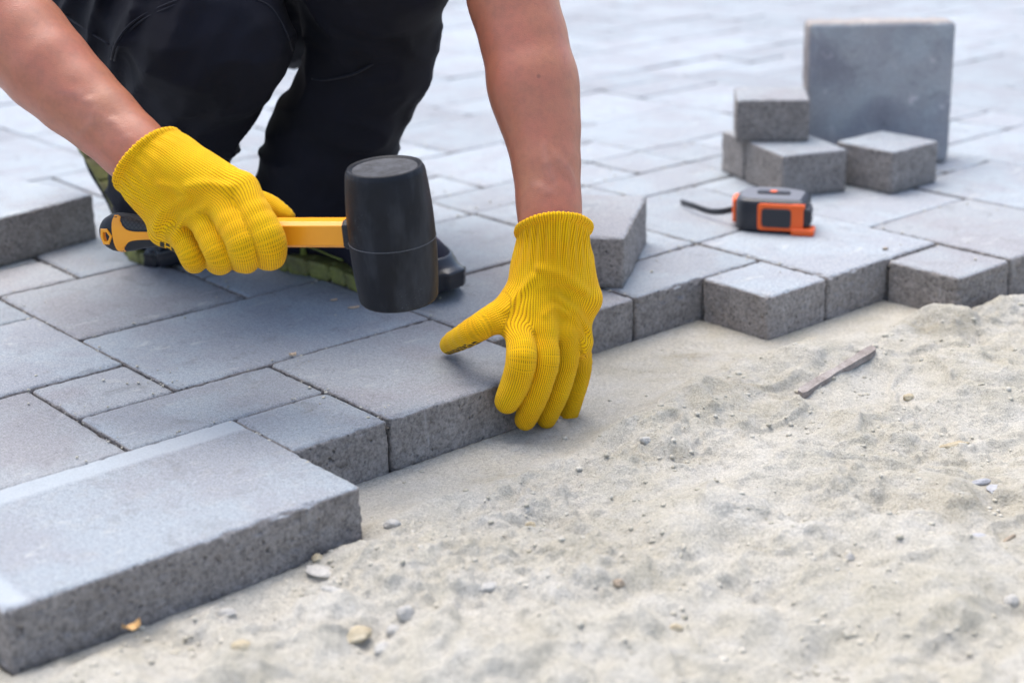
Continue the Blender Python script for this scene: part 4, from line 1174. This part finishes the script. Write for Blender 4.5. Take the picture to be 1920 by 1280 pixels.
# --- trousers
def trousers(p, folds=True):
    thA = chain(p, [hips + [-1.0, -.2, .1], Q(215, -20, 3.0), kneeA], [1.05, .98, .80], .2)
    shA_ = chain(p, [kneeA, Q(350, 190, 2.1), Q(328, 262, 2.6), Q(305, 345, 3.3), Q(295, 400, 3.8)], [.80, .66, .60, .56, .50], .2)
    thB = chain(p, [hips + [.9, -.2, .1], kneeB], [1.0, .84], .2)
    shB_ = chain(p, [kneeB, Q(700, 10, 1.9), Q(692, 100, 2.1), Q(658, 195, 2.35), Q(622, 280, 2.6), Q(615, 330, 2.75), Q(618, 385, 2.9)], [.84, .70, .65, .63, .72, .73, .66], .12)
    seat = ell(p, hips + [.05, .1, -.15], (1.5, 1.25, 1.15))
    d = smin(thA, shA_, .12); e = smin(thB, shB_, .12)
    d = smin(smin(d, e, .05), seat, .25)
    if folds:
        q = p - kneeA
        w_ = fbm(p * np.array([1.6, 1.3, 1.2]) + 4, 2, 2); n1 = 1 - np.abs(2 * vnoise(np.stack([p[:, 0] * 1.1 + w_ * 1.5, p[:, 1] * .8, p[:, 2] * 2.4 + p[:, 0] * .8], 1), 14) - 1)
        n2 = 1 - np.abs(2 * vnoise(np.stack([p[:, 0] * 2.6 + w_ * 2, p[:, 1] * 1.4, p[:, 2] * 4.2 - p[:, 0] * 1.6], 1), 24) - 1)
        d = d - .065 * (n1 ** 4) - .03 * n2 ** 4 + .035
        # dense pulled folds along the thigh, top left
        zt = np.clip(1 - np.linalg.norm(p - Q(175, 50, 1.6), axis=1) / 1.9, 0, 1)
        ph = (p[:, 0] * 1.0 - p[:, 2] * .55 + .5 * w_) * 15
        d = d - .075 * np.sqrt(zt) * (1 - 1.6 * np.abs(np.sin(ph * .5)))
        # knee hollow behind the pocket flap
        d = d + .05 * np.exp(-(np.linalg.norm(p - march0['hollow'], axis=1) / .18) ** 2)
    return d
march0 = {'hollow': march(lambda p: trousers(p, False), 242, 128, -2.)}
def inflate_cut(p):
    d = trousers(p)
    return np.maximum(d, -(p[:, 2] - .62 + .0 * p[:, 0]) * 1.0) if False else d
def hem(p):
    d = trousers(p)
    # open hems: cut flat above the shoes
    cutA = (p - Q(296, 398, 3.75)) @ unit(np.array([.05, .35, -1])); cutB = (p - Q(618, 402, 2.9)) @ unit(np.array([0, .1, -1]))
    side_ = p[:, 0] < -.75
    cut = np.where(side_, cutA, cutB)
    return np.maximum(d, np.where(p[:, 2] < 2.6, cut, -9.))
P, F = surface_nets(hem, (-4.2, .2, .3), (3.4, 6.6, 5.9), .045)
tr = obj('trousers', P, F, M_trouser, parent=per)
def seam(pts, r=.010, name='seam'):
    q = [march(trousers, a, b, -2.) for a, b in pts]; V, F = tube(spline(q, 6), r, 6)
    obj(name, V, F, M_seam, parent=tr)
seam([(208, 112), (216, 84), (238, 52), (270, 28), (318, 6), (360, -8)]); seam([(214, 114), (222, 88), (244, 57), (274, 34), (320, 13), (362, -1)])
seam([(122, 30), (160, 56), (205, 84)]); seam([(470, -6), (505, 12), (526, 40), (540, 70), (548, 96)])
seam([(700, 120), (660, 140), (610, 150), (585, 148)], .012)

# --- shoes, built flat in their own frame then bent and placed
def foot_w(x):    # half width of the sole along its length, and centre line
    xs = [0, .12, .4, .8, 1.2, 1.7, 2.1, 2.4, 2.6, 2.7]; hw = [.16, .29, .34, .31, .30, .41, .44, .38, .26, .10]
    return np.interp(x, xs, hw)
def sole_sdf(p):
    x, y, z = p[:, 0], p[:, 1], p[:, 2]
    hw = foot_w(np.clip(x, 0, 2.7)); dx_ = np.maximum(np.maximum(-x, x - 2.7), 0)
    lat = np.hypot(dx_, np.maximum(np.abs(y) - hw, 0)); lat = np.where(lat > 0, lat, np.maximum(np.abs(y) - hw, np.maximum(-x, x - 2.7) - 0)) - .03
    thick = .17 + .035 * np.cos(np.clip(x, 0, 2.7) * 1.25); spring = .16 * np.clip((x - 2.05) / .65, 0, 1) ** 2 + .05 * np.clip((.35 - x) / .35, 0, 1) ** 2
    zz = z - spring; vert = np.maximum(-zz, zz - thick)
    d = np.maximum(lat + .05 * np.abs(zz - .12), vert)
    ex = np.array([.15, .45, .78, 1.12, 1.42, 1.72, 2.02, 2.32]); g = np.min(np.abs(x[:, None] - ex[None] + .03 * np.sin(z[:, None] * 9)), 1)
    d = d + .05 * np.exp(-(g / .022) ** 2) * (lat > -.12)
    d = d + .012 * np.exp(-((zz - .11) / .014) ** 2)
    return d - .01
def upper_sdf(p):
    hgt = [(0.22, .30, .26), (.35, .62, .27), (.55, .86, .27)]
    d = chain(p, [np.array([.34, 0, .3]), np.array([.36, 0, .62]), np.array([.48, 0, .95])], [.30, .29, .30], .1)
    d = smin(d, chain(p, [np.array([.4, 0, .45]), np.array([1.1, 0, .50]), np.array([1.7, 0, .38]), np.array([2.25, 0, .32])], [.30, .31, .34, .30], .1), .15)
    d = smin(d, ell(p, np.array([1.95, 0, .30]), (.70, .44, .30)), .08)
    return np.maximum(d, .14 - p[:, 2])
def cap_sdf(p):
    u_ = smin(upper_sdf(p), sole_sdf(p), .16) - .010
    d = np.maximum(u_, 2.16 - p[:, 0] + .25 * (p[:, 2] - .3)); return np.maximum(d, p[:, 2] - .50 + .1 * (p[:, 0] - 2.1))
def suede_sdf(p):
    d = np.abs(upper_sdf(p) - .010) - .012
    return np.maximum(np.maximum(d, 1.75 - p[:, 0] - .3 * (p[:, 2] - .3)), np.maximum(p[:, 0] - 2.26, .24 - p[:, 2]))
def trim_sdf(p):
    d = np.abs(upper_sdf(p) - .012) - .012; band = np.maximum(np.abs(p[:, 2] - (.30 + .05 * np.sin(p[:, 0] * 3))) - .014, p[:, 0] - 1.3)
    b2 = np.abs(p[:, 0] - .75 - .5 * (p[:, 2] - .5)) - .035
    return np.maximum(d, np.minimum(band, np.maximum(b2, p[:, 2] - .9)))
def shoe(origin, direc, bend, mirror, parent, roll=0.):
    d = unit(np.array([direc[0], direc[1], 0])); n = np.array([-d[1], d[0], 0]) * (-1 if mirror else 1); o = np.asarray(origin, float)
    def bendf(P):
        P = P.copy()
        if bend:
            x0 = 1.85; x = P[:, 0]; k = np.clip((x0 - x) / .5, 0, 1); k = k * k * (3 - 2 * k); a = -bend * k
            rx, rz = x - x0, P[:, 2]; P[:, 0] = x0 + rx * np.cos(a) + rz * np.sin(a) * 1.0; P[:, 2] = -(-rz * np.cos(a) + rx * np.sin(a) * -1.0) if False else (rz * np.cos(a) - rx * np.sin(-a) * 1.0)
        if roll:
            y = P[:, 1].copy(); P[:, 1] = y * math.cos(roll) - P[:, 2] * math.sin(roll); P[:, 2] = y * math.sin(roll) + P[:, 2] * math.cos(roll) + .4 * abs(math.sin(roll))
        return o + P[:, :1] * d + P[:, 1:2] * n + P[:, 2:3] * np.array([0, 0, 1.])
    base = None; out = {}
    for nm, fn, mt in (('sole', sole_sdf, M_sole), ('upper', upper_sdf, M_upper), ('toe_cap', cap_sdf, M_toecap), ('toe_panel', suede_sdf, M_purple), ('trim', trim_sdf, M_green)):
        if nm not in shoe.cache: shoe.cache[nm] = surface_nets(fn, (-.25, -.7, -.1), (3.0, .7, 1.5), .022 if nm not in ('trim', 'toe_panel') else .014)
        P, F = shoe.cache[nm]; fc = F[:, ::-1] if mirror else F
        if base is None:
            base = obj('shoe', bendf(P), fc, M_sole, parent=parent); out['sole'] = base
        else: obj(nm, bendf(P), fc, mt, parent=base)
    # laces across the instep
    for k in range(4):
        x = 1.0 + .2 * k; pts = []
        for t in np.linspace(-1, 1, 9):
            y = t * .2; z = .4 + .45
            q = np.array([x + .04 * t, y, 1.2])
            for _ in range(40): q = q - np.array([0, 0, 1]) * float(upper_sdf(q[None])[0]) * .9
            pts.append(q + [0, 0, .012])
        P = bendf(np.array(pts)); V, F = tube(list(P), .02, 6); obj('lace', V, F, M_green, parent=base)
    return base
shoe.cache = {}
d2 = unit(np.array([1.75, 1.85]) - np.array([-.25, 3.55]))
sB = shoe((-.30, 3.62, 0), d2, 0, True, per); sB['label'] = 'shoe standing flat behind the mallet head'
P1 = np.array([-2.0, 4.05]); d1 = unit(np.array([1.0, -.92])); tip = np.array([-1.16, 3.40])
sA = shoe((tip[0] - d1[0] * 2.7, tip[1] - d1[1] * 2.7, 0), d1, .90, True, per); sA['label'] = 'shoe with its heel lifted behind the mallet grip'

# ------------------------------------------------------------------ tape measure
tl, trr = G(-.05, 6.79), G(.80, 7.12); dxt = unit(np.array([trr[0] - tl[0], trr[1] - tl[1], 0]) * np.array([1, .55, 0])); dyt = np.array([-dxt[1], dxt[0], 0])
tc = QZ(1452, 425, 0)
tape = empty('tape_measure', tuple(tc)); tag(tape, 'orange and black tape measure lying on its side on the paver, wrist strap trailing', 'tape measure')
def tp(x, y, z): return tc + dxt * x + dyt * y + np.array([0, 0, z])
def extrude(out, z0, z1, mat, name, par, bev=.03, inset=.04):
    V, F = [], []; cx_ = np.mean([a for a, b in out]); cy_ = np.mean([b for a, b in out]); n = len(out)
    lev = [(z0, inset), (z0 + bev * .4, inset * .3), (z0 + bev, 0), (z1 - bev, 0), (z1 - bev * .4, inset * .3), (z1, inset)]
    for z, i_ in lev:
        for a, b in out:
            l = math.hypot(a - cx_, b - cy_); s = (l - i_) / l; V.append(tp(cx_ + (a - cx_) * s, cy_ + (b - cy_) * s, z))
    for i in range(5):
        for k in range(n): F.append((i * n + k, i * n + (k + 1) % n, (i + 1) * n + (k + 1) % n, (i + 1) * n + k))
    F += [tuple(range(n))[::-1], tuple(5 * n + k for k in range(n))]
    return obj(name, V, F, mat, parent=par, smooth=False)
def rpoly(pts, r, n=6):
    out = []; m_ = len(pts)
    for i in range(m_):
        p0, p1, p2 = np.array(pts[i - 1]), np.array(pts[i]), np.array(pts[(i + 1) % m_]); rr = r[i] if isinstance(r, (list, tuple)) else r
        a = p1 + unit(p0 - p1) * rr; b = p1 + unit(p2 - p1) * rr
        for k in range(n + 1):
            t = k / n; out.append(tuple((1 - t) ** 2 * a + 2 * t * (1 - t) * p1 + t * t * b))
    return out
HT = .41
outl = rpoly([(-.46, -.34), (.40, -.34), (.42, .20), (.12, .36), (-.46, .34)], [.26, .04, .06, .12, .24])
case = extrude(outl, .0, HT, M_tapeblack, 'case', tape, .05, .05)
for p_ in case.data.polygons: p_.use_smooth = True
# grey top plate and clip
top_o = [(a * .86 - .01, b * .84) for a, b in outl]
extrude(top_o, HT - .01, HT + .012, M_tapegrey, 'side_plate', tape, .006, .01)
extrude(rpoly([(-.22, -.05), (.18, -.05), (.18, .08), (-.22, .08)], .04), HT + .012, HT + .03, M_tapeblack, 'clip_recess', tape, .004, .006)
extrude([(-.02 + .045 * math.cos(t), .015 + .045 * math.sin(t)) for t in np.linspace(0, 2 * math.pi, 17)[:-1]], HT + .03, HT + .038, M_tapeorange, 'clip_screw_cover', tape, .006, .01)
def frame_strip(x0, x1, z0, z1, mat, name, off, par, yf=-.34, th=.03, rr=.05):
    pts = rpoly([(x0, z0), (x1, z0), (x1, z1), (x0, z1)], rr); V = [tp(a, yf - off, b) for a, b in pts] + [tp(a, yf + th, b) for a, b in pts]; n = len(pts)
    F = [tuple(range(n)), tuple(range(n, 2 * n))[::-1]] + [(k, k + n, (k + 1) % n + n, (k + 1) % n) for k in range(n)]
    o = obj(name, V, F, mat, parent=par, smooth=False); md = o.modifiers.new('bevel', 'BEVEL'); md.width = .0008; md.segments = 3; md.limit_method = 'ANGLE'; return o
pan = frame_strip(-.165, .385, .045, HT - .035, M_tapeorange, 'front_panel', .02, tape)
frame_strip(-.115, .24, .09, HT - .09, M_tapeblack, 'grip_pad', .034, pan)
frame_strip(.24, .40, HT - .085, HT - .03, M_tapeorange, 'panel_lip', .03, tape, rr=.02)
V, F = tube([tp(-.475 + .0 * t, .05 + .0, .06 + t * (HT - .12)) for t in np.linspace(0, 1, 6)], .05, 12, flat=3.2, up=(dxt)); obj('rear_band', V, F, M_tapeorange, parent=tape)
def tbox(x0, x1, y0, y1, z0, z1, mat, name, bev=.0012, par=tape):
    V = [tp(x, y, z) for x in (x0, x1) for y in (y0, y1) for z in (z0, z1)]
    F = [(0, 1, 3, 2), (4, 6, 7, 5), (0, 4, 5, 1), (2, 3, 7, 6), (0, 2, 6, 4), (1, 5, 7, 3)]
    o = obj(name, V, F, mat, parent=par, smooth=False); md = o.modifiers.new('bevel', 'BEVEL'); md.width = bev; md.segments = 3; return o
tbox(.36, .46, -.335, -.05, .11, HT - .09, M_tapeblack, 'mouth')
tbox(.455, .475, -.33, -.10, .14, HT - .12, M_tapeblack, 'hook'); tbox(.476, .484, -.29, -.22, .20, .28, M_steel, 'hook_rivet', .0006)
tbox(.24, .52, -.40, -.16, .0, .09, M_tapeorange, 'foot', .003)
st = spline([tp(-.45, .1, .2), Q(1357, 396, 4.75), Q(1330, 396, 4.95), Q(1300, 386, 5.25), Q(1277, 379, 5.6)], 8)
V, F = tube(st, .040, 8, flat=.25, up=(0, 0, 1)); obj('wrist_strap', V, F, M_tapeblack, parent=tape)

for o in list(bpy.data.objects):
    if '_o' in o: del o['_o']
print('objects', len(bpy.data.objects), 'tiles', len(tiles), 'indiv', len(indiv))
